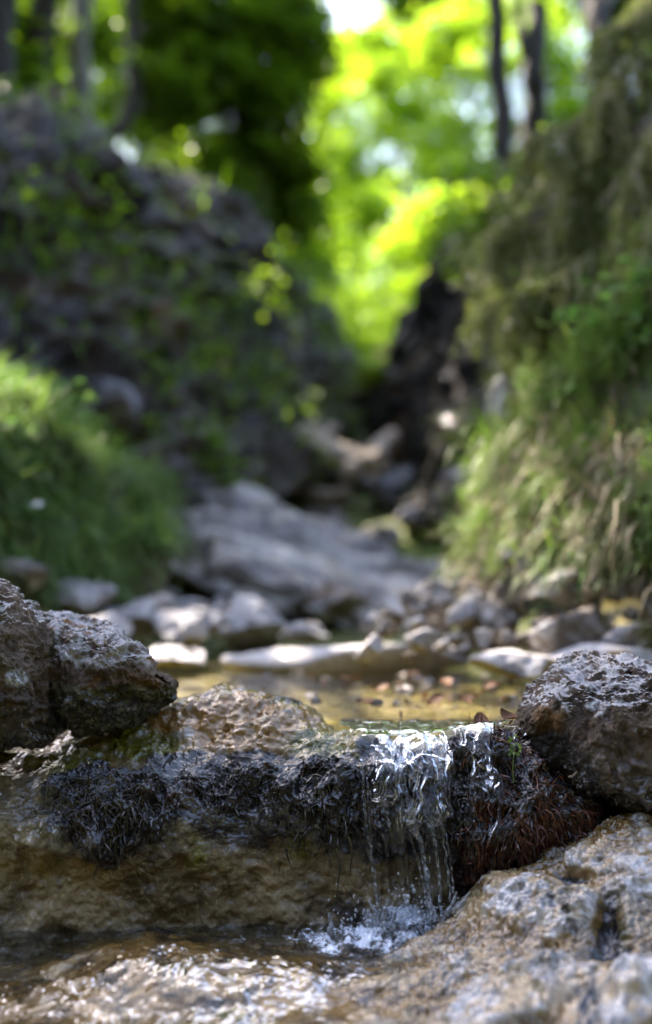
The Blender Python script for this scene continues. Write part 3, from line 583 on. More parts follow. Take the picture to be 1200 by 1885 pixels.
ST = [(640, 1243, 470, 58, 1.75, 'pale', 'long low cream stone lying across the far side of the pool', .55), (320, 1226, 120, 38, 1.62, 'pale', 'flat white stone behind the pointed boulder', .8),
      (455, 1190, 140, 92, 2.25, 'pale', 'blocky light grey boulder left of centre beyond the pool', .8), (940, 1240, 150, 42, 1.45, 'pale', 'flat white stone left of the brown boulder', .9),
      (1105, 1222, 230, 36, 1.42, 'pale', 'long white stone just above the brown boulder', .6), (830, 1212, 110, 40, 1.8, 'pale', 'low tan stone at the right end of the long cream stone', .8),
      (738, 1152, 74, 52, 2.05, 'pale', 'light rounded stone at the foot of the dark rubble', .9), (692, 1172, 60, 42, 2.0, 'grey', 'grey stone beside the light rounded stone', .9),
      (772, 1178, 70, 50, 1.95, 'grey', 'upright grey stone with a pale tip in the rubble', .9), (620, 1140, 110, 52, 2.5, 'brown', 'brown ochre step stone below the smooth bedrock', .8),
      (1040, 1200, 180, 78, 1.5, 'brown', 'dark jutting block with a pale flat top under the grassy bank', .8), (1140, 1200, 70, 48, 1.45, 'grey', 'blue grey pyramid stone right of the jutting block', .9),
      (895, 1190, 120, 80, 1.7, 'brown', 'dark brown rubble block left of the jutting block', .9), (935, 1135, 80, 62, 1.75, 'brown', 'dark round stone leaning on the bank foot', .9),
      (1060, 1110, 130, 60, 1.6, 'grey', 'whitish broken stone below the hanging dry grass', .8), (1170, 1085, 110, 70, 1.6, 'grey', 'grey broken stone at the right edge under the dry grass', .8),
      (845, 1110, 70, 60, 1.95, 'grey', 'grey stone at the lower tip of the grassy bank', .9), (810, 1160, 80, 60, 1.85, 'brown', 'brown stone wedged between grey stones right of centre', .9),
      (960, 1050, 80, 50, 1.75, 'grey', 'small grey stone where the grass ends', .9), (140, 1130, 150, 60, 2.0, 'grey', 'grey stone under the left leafy bank', .8),
      (250, 1165, 150, 70, 2.0, 'grey', 'pale grey rubble stone left of the blocky boulder', .8), (330, 1185, 110, 60, 1.95, 'grey', 'low grey stone touching the blocky boulder', .8),
      (180, 1180, 120, 50, 1.8, 'pale', 'pale stone behind the black mottled boulder', .8), (350, 1150, 90, 46, 2.3, 'grey', 'small grey stone in front of the smooth bedrock', .8), (30, 1090, 120, 60, 1.9, 'brown', 'brown stone in the leafy bank at the left edge', .8),
      (560, 1180, 90, 34, 2.1, 'grey', 'low grey stone right of the blocky boulder', .8), (720, 930, 110, 66, 5.0, 'grey', 'blue grey boulder in the dark stream gap', .9), (640, 900, 90, 50, 5.4, 'brown', 'dark boulder under the fallen logs', .9),
      (790, 985, 120, 60, 4.0, 'brown', 'brown boulder at the bottom of the dark right wall', .9), (600, 985, 90, 50, 4.4, 'brown', 'dark boulder at the head of the smooth bedrock', .9), (690, 1010, 100, 46, 3.8, 'brown', 'dark flat boulder in the middle of the gap', .9),
      (850, 930, 90, 70, 3.6, 'brown', 'shadowed boulder left of the grassy bank', .9), (205, 790, 110, 90, 3.6, 'grey', 'slate grey boulder in the hollow above the leafy bank', .9), (700, 860, 70, 44, 6.0, 'grey', 'small grey boulder beyond the logs', .9), (590, 1035, 80, 34, 3.5, 'grey', 'little grey stone on top of the smooth bedrock', .9), (925, 800, 60, 130, 2.15, 'pale', 'pale upright rock showing through grass at the bank rim', .6)]
for (px, pb, w, h, Y, mt, lab, dr) in ST: stone(px, pb, w, h, Y, M[mt], lab, dr=dr)
for k in range(46):                                             # loose rubble at the bank foot
    px = rng.uniform(680, 1210); py = np.interp(px, [680, 860, 1210], [1165, 1120, 1105]) + rng.uniform(-22, 75); w = rng.uniform(22, 62)
    stone(px, py, w, w * rng.uniform(.5, .85), np.interp(py, [1080, 1190], [1.95, 1.5]), M[['grey', 'brown', 'pale', 'brown'][k % 4]], 'small loose stone in the blurred rubble along the foot of the grassy bank', 'rubble along the right bank foot', n=12)
for k in range(38):
    px = rng.uniform(40, 420); py = rng.uniform(1105, 1195); w = rng.uniform(22, 60)
    stone(px, py, w, w * rng.uniform(.5, .8), np.interp(py, [1100, 1195], [2.5, 1.75]), M[['grey', 'pale', 'grey'][k % 3]], 'small pale loose stone in the blurred gravel left of the blocky boulder', 'gravel stones left of the pool', n=12)
for k in range(34):                                             # pebbles in the pool
    px = rng.uniform(430, 960); py = rng.uniform(1245, 1300); Y = np.interp(py, [1240, 1300], [1.65, 1.15]); w = rng.uniform(10, 34)
    c = P(px, py, Y); stone(px, py, w, w * .5, Y, M['brown'], 'little brown pebble breaking the surface of the shallow pool', 'pebbles in the shallow pool', n=9)
# pool bed
X, Yw = np.meshgrid(np.linspace(-.7, .7, 240), np.linspace(.95, 2.5, 260)); p = np.stack([X, Yw, 0 * X], -1)
p[..., 2] = -.030 + .012 * sst(1.5, 2.4, Yw) + .010 * fbm(p, 9, 5) + .004 * ridged(p, 30, 3) + .12 * sst(.38, .62, np.abs(X - .02 * Yw))
T(obj('stream_bed', p.reshape(-1, 3), gridf(260, 240), M['bed'], attrs=dict(algae=.75 + .5 * fbm(p, 6, 3), wet=.7 + 0 * X, ochre=.3 + .5 * fbm(p + 3, 10, 3), dark=.1 + .5 * fbm(p + 6, 14, 3))), kind='structure')
# smooth bedrock ramp
BC = [270, 310, 360, 430, 500, 580, 660, 740, 810]
BR = [[(1000, 3.3), (1015, 3.0), (1045, 2.75), (1085, 2.68), (1115, 2.75)], [(985, 3.4), (1008, 3.0), (1045, 2.70), (1085, 2.63), (1118, 2.75)], [(940, 3.6), (975, 3.1), (1040, 2.66), (1082, 2.60), (1122, 2.72)], [(898, 3.8), (950, 3.2), (1035, 2.66), (1088, 2.58), (1125, 2.66)],
      [(922, 3.8), (975, 3.2), (1045, 2.68), (1095, 2.58), (1128, 2.6)], [(968, 3.7), (1008, 3.2), (1060, 2.72), (1100, 2.6), (1140, 2.6)], [(1012, 3.6), (1038, 3.2), (1064, 2.8), (1100, 2.65), (1145, 2.6)], [(1045, 3.5), (1056, 3.2), (1074, 2.85), (1100, 2.7), (1140, 2.65)], [(1060, 3.4), (1066, 3.2), (1082, 2.9), (1105, 2.8), (1140, 2.75)]]
rows = np.array([P(c, [r[0] for r in rr], [r[1] for r in rr]) for c, rr in zip(BC, BR)])
C = np.swapaxes(np.concatenate([rows[:, :1] + np.array([0, .5, -.5]), rows], 1), 0, 1)
B = patch(C, 170, 240); bn = -gnorm(B)
if bn[80, 120, 2] < 0: bn = -bn
ss = .45 * B[..., 0] + .9 * B[..., 2] + .18 * B[..., 1]; tt = .9 * B[..., 0] - .45 * B[..., 2]; q = np.stack([ss * 2.2, tt * .5, B[..., 1] * .4], -1)
sk = ss * 11 + 1.1 * fbm(B, 2.2, 3); ter = np.floor(sk) + sst(.55, 1, sk - np.floor(sk)) - sk
B1 = B + bn * (.085 * ter + .03 * fbm(q, 3, 4) + .012 * ridged(q, 9, 3))[..., None]
bx, by = proj(B1)
T(obj('bedrock_ramp', B1.reshape(-1, 3), gridf(170, 240), M['bedrock'], attrs=dict(pale=.45 + .6 * fbm(q, 6, 3), dark=.95 * sst(1075, 1100, by) * sst(470, 400, bx) + .25 * fbm(q, 7, 3), ochre=.9 * blob(bx, by, 620, 1105, 70, 30), wet=.45 + 0 * bx)),  # dark lower left paints in the shade under the ramp
  'smooth grey bedrock ramp sloping down to the pool from the dark gap', 'rock')

def wall(name, cols, pys, nr, nc, mat, label, back, d1=.25, d2=.09, algae=0.0, cat='rock wall'):
    rows = np.array([P([c[0] for c in cc], [c[1] for c in cc], [c[2] for c in cc]) for cc in cols])
    C = np.swapaxes(np.concatenate([rows, rows[:, -1:] + np.array(back)], 1), 0, 1)
    A = patch(C, nr, nc); n = gnorm(A)
    if n[nr // 2, nc // 2, 1] > 0: n = -n
    f1, f2 = worley(A + .2 * fbm(A, 1.5, 2)[..., None], 1.6)
    A = A + n * (d1 * fbm(A, .9, 5) + d2 * ridged(A * np.array([1, 1, 1.8]), 2.2, 4) + .12 * (f1 - .5))[..., None]
    nn = vnorm(A.reshape(-1, 3), gridf(nr, nc)); up = np.abs(nn[:, 2])
    al = sst(.45, .85, up + .5 * fbm(A, 1.3, 3).ravel()) * .8 + algae
    o = T(obj(name, A.reshape(-1, 3), gridf(nr, nc), mat, attrs=dict(algae=al, dark=.38 + .75 * fbm(A + 3, 1.5, 4), pale=.28 + .55 * fbm(A + 5, 3, 4), wet=(.25 if algae < .2 else 0) + 0 * al, ochre=.2 + .5 * fbm(A + 9, 2.5, 3))), label, cat)
    return o, A.reshape(-1, 3), nn, al
left_cols = [[(-420, 1150, 1.9), (-430, 850, 2.2), (-430, 500, 2.8), (-420, 200, 3.2)], [(-150, 1130, 2.3), (-160, 850, 2.7), (-150, 520, 3.3), (-120, 220, 3.8)], [(80, 1110, 2.8), (60, 820, 3.2), (60, 540, 3.8), (90, 280, 4.5)], [(300, 1060, 3.2), (270, 780, 3.9), (230, 560, 4.6), (230, 330, 5.5)],
             [(440, 980, 4.0), (410, 760, 4.8), (360, 580, 5.6), (370, 390, 6.6)], [(540, 920, 4.8), (520, 740, 6.0), (480, 600, 7.0), (475, 500, 8.0)], [(585, 860, 6.2), (580, 720, 7.5), (560, 620, 8.5), (560, 575, 9.5)], [(625, 790, 8.5), (622, 700, 9.5), (618, 620, 10.5), (618, 640, 11.5)]]
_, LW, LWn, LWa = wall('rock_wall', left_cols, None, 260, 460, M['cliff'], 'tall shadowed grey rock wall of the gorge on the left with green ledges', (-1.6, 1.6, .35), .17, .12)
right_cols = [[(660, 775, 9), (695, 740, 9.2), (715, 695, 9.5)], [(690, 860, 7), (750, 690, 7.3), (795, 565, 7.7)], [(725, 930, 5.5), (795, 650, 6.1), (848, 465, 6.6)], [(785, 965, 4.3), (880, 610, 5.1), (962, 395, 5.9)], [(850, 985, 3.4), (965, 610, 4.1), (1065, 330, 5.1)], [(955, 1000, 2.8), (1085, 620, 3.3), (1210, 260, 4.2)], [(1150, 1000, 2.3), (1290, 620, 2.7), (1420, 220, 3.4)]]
_, RW, RWn, RWa = wall('rock_wall', right_cols, None, 180, 300, M['shadecliff'], 'almost black shaded rock wall of the gorge on the right below the trunks', (1.6, 1.4, .25), .10, .07)
bank_cols = [[(876, 1120, 1.95), (903, 950, 2.05), (943, 800, 2.2), (1015, 660, 2.35), (1045, 560, 2.5)], [(923, 1120, 1.78), (948, 950, 1.88), (993, 780, 2.02), (1060, 600, 2.2), (1095, 430, 2.45)], [(978, 1110, 1.65), (1003, 950, 1.74), (1048, 760, 1.88), (1100, 540, 2.1), (1130, 300, 2.4)], [(1070, 1090, 1.55), (1090, 960, 1.62), (1120, 740, 1.76), (1172, 480, 1.95), (1202, 160, 2.3)], [(1190, 1080, 1.45), (1210, 960, 1.5), (1240, 720, 1.65), (1282, 430, 1.85), (1312, 60, 2.2)], [(1430, 1080, 1.3), (1440, 960, 1.36), (1460, 700, 1.5), (1502, 400, 1.7), (1522, -40, 2.05)]]
_, BK, BKn, _ = wall('earth_bank', bank_cols, None, 200, 220, M['soil'], 'steep earth bank on the right overgrown with grass', (1.2, .6, .25), .05, .02, .1, 'bank')
leftbank_cols = [[(-330, 1120, 1.5), (-330, 900, 1.65), (-320, 700, 1.9)], [(-80, 1120, 1.75), (-80, 900, 1.9), (-80, 745, 2.15)], [(80, 1105, 1.95), (70, 930, 2.1), (60, 795, 2.4)], [(200, 1100, 2.1), (190, 960, 2.3), (170, 850, 2.65)], [(310, 1090, 2.3), (290, 980, 2.6), (260, 900, 3.0)]]
_, LB, LBn, _ = wall('earth_bank', leftbank_cols, None, 120, 160, M['soil'], 'low earth bank on the left under the green herbs', (-.5, .8, -.1), .05, .02, .2, 'bank')

# ------------------------------------------------------------------ grass on the right bank
bx, by = proj(BK)
def pick(Pt, w, n): w = np.clip(w, 0, None); return rng.choice(len(Pt), n, p=w / w.sum())
gn = fbm(BK, 5, 3)
w = sst(-.25, .3, gn) * (.35 + .65 * sst(350, 620, by)) * sst(1060, 960, by) * (bx > 830) * (bx < 1400) + .12
w *= (by < 1070)
i = pick(BK, w, 12000); n = len(i)
d = BKn[i] * .4 + np.array([0, 0, .75]) + rng.normal(size=(n, 3)) * .35
pth, rad = blades(BK[i], d, rng.uniform(.03, .11, n), rng.uniform(.0010, .0024, n), rng.uniform(.15, .7, n), 4, .7)
V, Fq = tubes(pth, rad, 2); T(obj('grass', V, Fq, M['grass']), 'green grass covering the steep right bank', 'grass', kind='stuff')
w = (blob(bx, by, 1060, 870, 110, 90) + .6 * blob(bx, by, 1180, 850, 90, 120) + .25 * blob(bx, by, 900, 960, 60, 120) + .8 * blob(bx, by, 1130, 360, 120, 230)) * (.4 + (gn < .1))
i = pick(BK, w, 4800); n = len(i)
d = BKn[i] * .4 + np.array([-.1, -.05, .1]) + rng.normal(size=(n, 3)) * .6
pth, rad = blades(BK[i], d, rng.uniform(.05, .15, n), rng.uniform(.0008, .0018, n), rng.uniform(.3, 1.2, n), 4, 1.0)
V, Fq = tubes(pth, rad, 2); T(obj('dry_grass', V, Fq, M['dry']), 'straw coloured dead grass drooping over the right bank', 'grass', kind='stuff')
# tufts that stand out of the bank
TUF = [(1040, 830, 'grass', 'long straw tuft hanging like hair in the middle of the right bank', .30, 1.1, 'dry'), (1120, 700, 'grass', 'bright green upright grass tuft high on the right bank', .20, .25, 'grass'), (1000, 700, 'grass', 'green grass tuft leaning from the bank edge over the gap', .22, .5, 'grass'),
       (890, 980, 'grass', 'yellow green grass tuft at the lower tip of the bank', .16, .35, 'grass'), (1160, 960, 'grass', 'straw tuft drooping onto stones at the right edge', .24, 1.0, 'dry'), (930, 840, 'grass', 'tall green tuft on the left rim of the bank', .2, .35, 'grass'), (1110, 880, 'grass', 'thick straw tuft right of the hanging hair like one', .28, 1.1, 'dry'), (1170, 620, 'grass', 'green tuft at the right edge above the leafy herbs', .2, .3, 'grass')]
for (x, y, c, lab, L, bd, mt) in TUF:
    k = np.argmin((bx - x) ** 2 + (by - y) ** 2); n = 170; L = L * .75; r = BK[k] + rng.normal(size=(n, 3)) * .03
    d = BKn[k] * .6 + np.array([-.1, -.1, .6]) + rng.normal(size=(n, 3)) * .55
    pth, rad = blades(r, d, rng.uniform(.4, 1, n) * L, rng.uniform(.0008, .0020, n), rng.uniform(.4, 1.2, n) * bd, 4, .8)
    V, Fq = tubes(pth, rad, 2); T(obj('grass_tuft', V, Fq, M[mt]), lab, 'grass tuft')
# ------------------------------------------------------------------ herbs
def herb(loc, nrm, size, nl, label, mat='herb', flowers=0, cat='plant', group=None, up=(0, 0, 1)):
    e = T(empty('leafy_herb', loc), label, cat, group); loc = np.asarray(loc)
    ns = max(4, nl // 7); d = unit(np.asarray(nrm) * .5 + np.asarray(up) * .9 + rng.normal(size=(ns, 3)) * .5)
    pth, rad = blades(loc + rng.normal(size=(ns, 3)) * size * .12, d, rng.uniform(.6, 1, ns) * size, .0014 + 0 * d[:, 0], .3 + 0 * d[:, 0], 5, .3)
    V, Fq = tubes(pth, rad, 4); obj('stem', V, Fq, M['grass'], e)
    s = rng.integers(0, ns, nl); k = rng.integers(2, 6, nl); q = pth[s, k]
    dv = unit(rng.normal(size=(nl, 3)) * np.array([1, 1, .4]) + np.array(nrm) * .3); nv = unit(np.array([0, 0, 1]) + rng.normal(size=(nl, 3)) * .4)
    V, Fq = leaves(q, nv, dv, rng.uniform(.12, .27, nl) * size, rng.uniform(.07, .14, nl) * size, 6); obj('foliage', V, Fq, M[mat], e)
    for f in range(flowers):
        c = pth[f % ns, -1] + np.array([0, 0, .01]); a = np.arange(6) * math.pi / 3 + f; dv = np.stack([np.cos(a), np.sin(a), .2 + 0 * a], -1)
        V, Fq = leaves(np.tile(c, (6, 1)), np.tile([0, -.5, .8], (6, 1)) / .943, dv, .013, .009, 6); obj('flower', V, Fq, M['petal'], e)
    return e
lx, ly = proj(LB)
HB = [(20, 720, 'lush green herb high at the left edge below the rock wall', 0), (110, 800, 'green herb below the dark hollow of the left wall', 0), (30, 830, 'broad leaved herb low in the left bank', 0), (180, 860, 'bright green herb on the rim of the left bank', 0), (250, 930, 'green herb at the right end of the left bank', 0), (120, 930, 'herb with white flowers in the middle of the left bank', 2), (20, 960, 'white flowered herb at the left edge', 3),
      (200, 1000, 'leafy herb above the gravel stones', 0), (90, 1040, 'light green herb at the foot of the left bank', 1), (270, 1010, 'small herb beside the smooth bedrock', 0), (-60, 800, 'herb partly outside the left edge', 0), (150, 740, 'tall thin herb standing against the left rock wall', 0), (60, 890, 'dense herb between the two white flowered ones', 1), (-40, 1040, 'herb at the lower left corner of the bank', 0), (300, 880, 'dark herb at the foot of the left wall', 0)]
for (x, y, lab, fl) in HB:
    k = np.argmin((lx - x) ** 2 + (ly - y) ** 2); herb(LB[k], LBn[k], rng.uniform(.07, .12), 150, lab, flowers=fl)
for (x, y, lab, sz, nl) in [(1150, 620, 'fresh bright leafy herb high on the right bank', .14, 90), (1090, 740, 'leafy herb in the grass of the right bank', .12, 60), (985, 905, 'small round leaved herb beside the hanging straw', .07, 30), (1190, 560, 'leafy herb at the right edge under the spruce branches', .14, 80), (800, 1020, 'little green plant sprouting on the bedrock', .06, 30), (1185, 830, 'small pale leaved herb among the straw', .08, 30), (1010, 560, 'fine leaved herb on the bank rim under the branch', .14, 80), (960, 640, 'dark herb leaning over the black wall', .12, 60)]:
    k = np.argmin((bx - x) ** 2 + (by - y) ** 2); herb(BK[k] if x != 800 else P(800, 1035, 2.9), BKn[k], sz, nl, lab)
w = (ly < 1090) * (lx > -200) * (fbm(LB, 5, 3) > -.2) + .05; i = pick(LB, w, 6000); n = len(i)
d = LBn[i] * .5 + np.array([.1, -.1, .6]) + rng.normal(size=(n, 3)) * .4; pth, rad = blades(LB[i], d, rng.uniform(.05, .16, n), rng.uniform(.0012, .0026, n), rng.uniform(.2, .8, n), 4, .3)
V, Fq = tubes(pth, rad, 2); T(obj('grass', V, Fq, M['grass']), 'green grass between the herbs of the left bank', 'grass', kind='stuff')
# shrubs on the left wall
wx, wy = proj(LW)
def shrub(loc, sz, nl, mat, label, group=None, ls=.06, flat=.7):
    e = T(empty('shrub', loc), label, 'shrub', group); loc = np.asarray(loc); ns = 14
    d = unit(rng.normal(size=(ns, 3)) * np.array([1, 1, .5]) + np.array([0, -.2, .7])); pth, rad = blades(np.tile(loc, (ns, 1)), d, rng.uniform(.6, 1, ns) * sz, .008 * sz * np.ones(ns) * 1.2, .2 * np.ones(ns), 5, .4)
    V, Fq = tubes(pth, rad, 4); obj('stem', V, Fq, M['bark'], e)
    s = rng.integers(0, ns, nl); k = rng.integers(2, 6, nl); q = pth[s, k] + rng.normal(size=(nl, 3)) * sz * np.array([.16, .16, .16 * flat])
    nv = unit(np.array([0, -.2, 1]) + rng.normal(size=(nl, 3)) * .5); V, Fq = leaves(q, nv, rng.normal(size=(nl, 3)), rng.uniform(.7, 1.2, nl) * ls, .6 * ls, 4); obj('foliage', V, Fq, M[mat], e)
    return e
SH = [(330, 640, .5, 'dark green shrub clinging to the middle of the left wall'), (430, 560, .7, 'bushy shrub on the upper shoulder of the left wall'), (520, 500, .8, 'leafy shrub at the far top of the left wall'), (400, 690, .4, 'low shrub on a ledge halfway up the left wall'), (480, 800, .4, 'shrub at the foot of the left wall by the gap'), (290, 790, .3, 'small green shrub above the left bank'), (560, 640, .6, 'shrub hanging into the gap from the left wall'),
      (370, 860, .3, 'fern like shrub above the smooth bedrock'), (230, 470, .4, 'sparse shrub among grey rock on the upper left'), (140, 420, .35, 'thin shrub on the wall below the grey trunk'), (300, 340, .5, 'shrub along the top rim of the left wall'), (450, 640, .5, 'dark shrub left of the gap'), (540, 740, .4, 'shrub near the bottom of the gap on the left'), (590, 560, .7, 'yellow green shrub at the far end of the left wall'), (60, 330, .4, 'shrub at the wall top near the left edge')]
for (x, y, sz, lab) in SH:
    k = np.argmin((wx - x) ** 2 + (wy - y) ** 2); shrub(LW[k] - LWn[k] * .02, sz, int(400 * sz + 100), 'leaf_dark' if 'dark' in lab else 'leaf_mid', lab, ls=.05)
rx, ry = proj(RW)
for (x, y, sz, mt, lab) in [(850, 470, .25, 'leaf_dark', 'shrub on top of the black right wall'), (705, 685, .3, 'leaf_bright', 'small lit shrub at the far low end of the black wall'), (950, 410, .5, 'leaf_dark', 'dark shrub at the foot of the right trunks')]:
    k = np.argmin((rx - x) ** 2 + (ry - y) ** 2); shrub(RW[k], sz, int(1500 * sz), mt, lab, ls=.06)
for (x, y, Y, sz, lab) in [(648, 705, 10.5, .5, 'lime green sapling lowest in the gap'), (690, 645, 11.2, .6, 'lime green shrub in the right half of the gap bottom'), (640, 620, 11.8, .7, 'bright shrub against the left wall end in the gap'), (725, 590, 11.6, .7, 'bright shrub beside the step of the black wall'), (675, 560, 12.5, .8, 'yellow green shrub in the middle of the gap'), (610, 540, 12.0, .7, 'yellow green shrub above the left wall end'), (770, 520, 12.5, .8, 'glowing shrub above the step of the black wall')]:
    shrub(P(x, y + sz / Y * F * .5, Y), sz, int(1500 * sz), 'leaf_bright', lab, ls=.075)
# grass on the ledges of the left wall
w = (LWa > .55) * 1.0 + .02; i = pick(LW, w, 3500); n = len(i)
d = LWn[i] * .5 + np.array([0, -.2, .6]) + rng.normal(size=(n, 3)) * .4; pth, rad = blades(LW[i], d, rng.uniform(.08, .28, n), rng.uniform(.003, .008, n), rng.uniform(.3, .8, n), 4, .3)
V, Fq = tubes(pth, rad, 2); T(obj('ledge_grass', V, Fq, M['leaf_mid']), 'grass growing on ledges of the left rock wall', 'grass', kind='stuff')
# ------------------------------------------------------------------ logs
def tube_obj(name, pts, r0, r1, mat, parent=None, n=40, sides=10, wob=.0, sd=0):
    C = P([q[0] for q in pts], [q[1] for q in pts], [q[2] for q in pts]) if wob >= 0 else np.array(pts)
    return tube_w(name, C, r0, r1, mat, parent, n, sides, abs(wob), sd)
def tube_w(name, C, r0, r1, mat, parent=None, n=40, sides=10, wob=0, sd=0, close=True):
    c = cr1(np.asarray(C, float), n); t = np.linspace(0, 1, n)[:, None]
    c = c + wob * np.stack([noise(np.concatenate([t * 5 + sd, t * 0, t * 0 + k + sd], 1)) for k in range(3)], -1)
    rad = (r0 * (1 - t[:, 0]) + r1 * t[:, 0]) * (1 + .15 * noise(np.concatenate([t * 12 + sd, t * 0 + 4, t * 0], 1)))
    V, Fq = tubes(c[None], rad[None], sides)
    V = V + (rad.repeat(sides) * .12 * fbm(V + sd, 2 / max(r0, 1e-3) / 3, 2))[:, None] * unit(V - c.repeat(sides, 0))
    m = len(V); V = np.concatenate([V, c[:1], c[-1:]]); caps = [[m, (k + 1) % sides, k] for k in range(sides)] + [[m + 1, m - sides + k, m - sides + (k + 1) % sides] for k in range(sides)]
    return obj(name, V, [Fq, np.array(caps)], mat, parent)
for pts, r0, r1, lab in [([(562, 805, 5.0), (600, 828, 4.9), (650, 846, 4.8), (705, 850, 4.7)], .075, .055, 'thick pale fallen log wedged across the dark gap'), ([(572, 835, 5.0), (590, 812, 5.05), (612, 792, 5.1)], .05, .035, 'short broken log sticking up behind the thick one'), ([(635, 868, 4.7), (690, 836, 4.9), (722, 806, 5.1)], .05, .05, 'second fallen log crossing the thick one'),
                         ([(790, 800, 5.2), (840, 740, 5.5), (900, 690, 5.6)], .06, .04, 'dim fallen trunk leaning on the black right wall'), ([(540, 900, 5), (600, 915, 4.9), (640, 905, 5.0)], .05, .03, 'thin dark log low in the gap')]:
    T(tube_obj('fallen_log', pts, r0, r1, M['log'], wob=.02, sd=pts[0][0]), lab, 'log')
# ------------------------------------------------------------------ spruce branches drooping on the right bank
def spruce_branch(pts, label, nl=900, tw=14, mat='needle'):
    C = P([q[0] for q in pts], [q[1] for q in pts], [q[2] for q in pts]); e = T(empty('spruce_branch', C[0]), label, 'branch'); c = cr1(C, 60); Ltot = np.linalg.norm(np.diff(c, axis=0), axis=1).sum()
    tube_w('stem', C, .0035, .001, M['log'], e, 30, 6, .003)
    k = rng.integers(4, 60, tw * 6); n = len(k); sgn = rng.choice([-1, 1], n)[:, None]; tg = unit(np.gradient(c, axis=0))[k]; side = unit(np.cross(tg, [0, 0, 1])) * sgn
    pth, rad = blades(c[k], tg * .7 + side * .8 + rng.normal(size=(n, 3)) * .2 - np.array([0, 0, .2]), rng.uniform(.2, .6, n) * Ltot, .0014 * np.ones(n), .3 * np.ones(n), 6, .4)
    V, Fq = tubes(pth, rad, 3); obj('twig', V, Fq, M['log'], e)['kind'] = 'stuff'
    m = nl * 6; s = rng.integers(0, n, m); kk = rng.integers(0, 7, m); fr = rng.random((m, 1)); q = pth[s, kk] * (1 - fr) + pth[s, np.minimum(kk + 1, 6)] * fr
    tg = unit(pth[s, np.minimum(kk + 1, 6)] - pth[s, np.maximum(kk - 1, 0)]); dv = unit(tg * .8 + rng.normal(size=(m, 3)) * .6); nv = unit(np.cross(dv, rng.normal(size=(m, 3))))
    V, Fq = leaves(q, nv, dv, rng.uniform(.016, .030, m), .0036, 4); obj('needles', V, Fq, M[mat], e)
for pts, lab in [([(1130, 360, 2.3), (1050, 385, 2.25), (980, 410, 2.2), (905, 425, 2.2)], 'spruce branch reaching furthest left over the dark gap'), ([(1180, 150, 2.3), (1110, 180, 2.25), (1050, 230, 2.2), (1000, 240, 2.15)], 'spruce branch below the leaning trunk at upper right'), ([(1230, 60, 2.2), (1170, 90, 2.15), (1120, 150, 2.1), (1090, 230, 2.1)], 'topmost drooping spruce branch at the right edge'),
                 ([(1200, 260, 2.2), (1130, 280, 2.15), (1070, 330, 2.1), (1030, 400, 2.1)], 'drooping spruce branch in the middle of the right side'), ([(1240, 200, 2.0), (1190, 260, 1.95), (1150, 360, 1.95), (1130, 470, 1.95)], 'brownish spruce branch hanging steeply at the right'), ([(1180, 430, 2.1), (1110, 450, 2.05), (1040, 500, 2.0), (985, 530, 2.05)], 'spruce branch lying on the upper rim of the grass'),
                 ([(1250, 340, 1.9), (1200, 400, 1.85), (1170, 480, 1.85), (1160, 540, 1.85)], 'short spruce branch at the right edge above the leafy herb'), ([(1240, -40, 2.3), (1180, 0, 2.25), (1150, 40, 2.2), (1110, 60, 2.2)], 'spruce branch cut off by the top right corner'), ([(1150, 500, 2.1), (1080, 520, 2.05), (1000, 540, 2.0), (930, 540, 2.05)], 'green tipped spruce branch low over the black wall'), ([(1180, 300, 2.4), (1120, 320, 2.4), (1060, 300, 2.4), (990, 290, 2.4)], 'pale spruce branch across the foot of the trunks')]:
    spruce_branch(pts, lab)
# ================================================================== TREES
def crown_leaves(clumps, n_spray, per, ls, spr):
    """layered leaf sprays inside ellipsoid clumps (c, radii)"""
    out, cen = [], []
    for c, rr in clumps:
        m = max(1, int(n_spray)); u = unit(rng.normal(size=(m, 3))) * rng.random((m, 1)) ** .45; s = c + u * rr; cen.append(s)
        up = unit(np.array([0, 0, 1]) + rng.normal(size=(m, 3)) * .28); a = unit(np.cross(up, rng.normal(size=(m, 3)))); b = np.cross(up, a)
        ra = spr * rng.uniform(.5, 1.2, (m, 1, 1)); th = rng.uniform(0, 2 * math.pi, (m, per, 1)); r = ra * np.sqrt(rng.random((m, per, 1)))
        q = s[:, None] + a[:, None] * r * np.cos(th) + b[:, None] * r * np.sin(th) * .6 + up[:, None] * rng.normal(size=(m, per, 1)) * spr * .09 - np.array([0, 0, 1]) * (r ** 2) * .25 / spr
        out.append((q.reshape(-1, 3), np.repeat(up, per, 0)))
    q = np.concatenate([o[0] for o in out]); up = np.concatenate([o[1] for o in out]); n = len(q)
    nv = unit(up + rng.normal(size=(n, 3)) * .45)
    return leaves(q, nv, rng.normal(size=(n, 3)), rng.uniform(.7, 1.25, n) * ls, rng.uniform(.5, .7, n) * ls, 4), cen
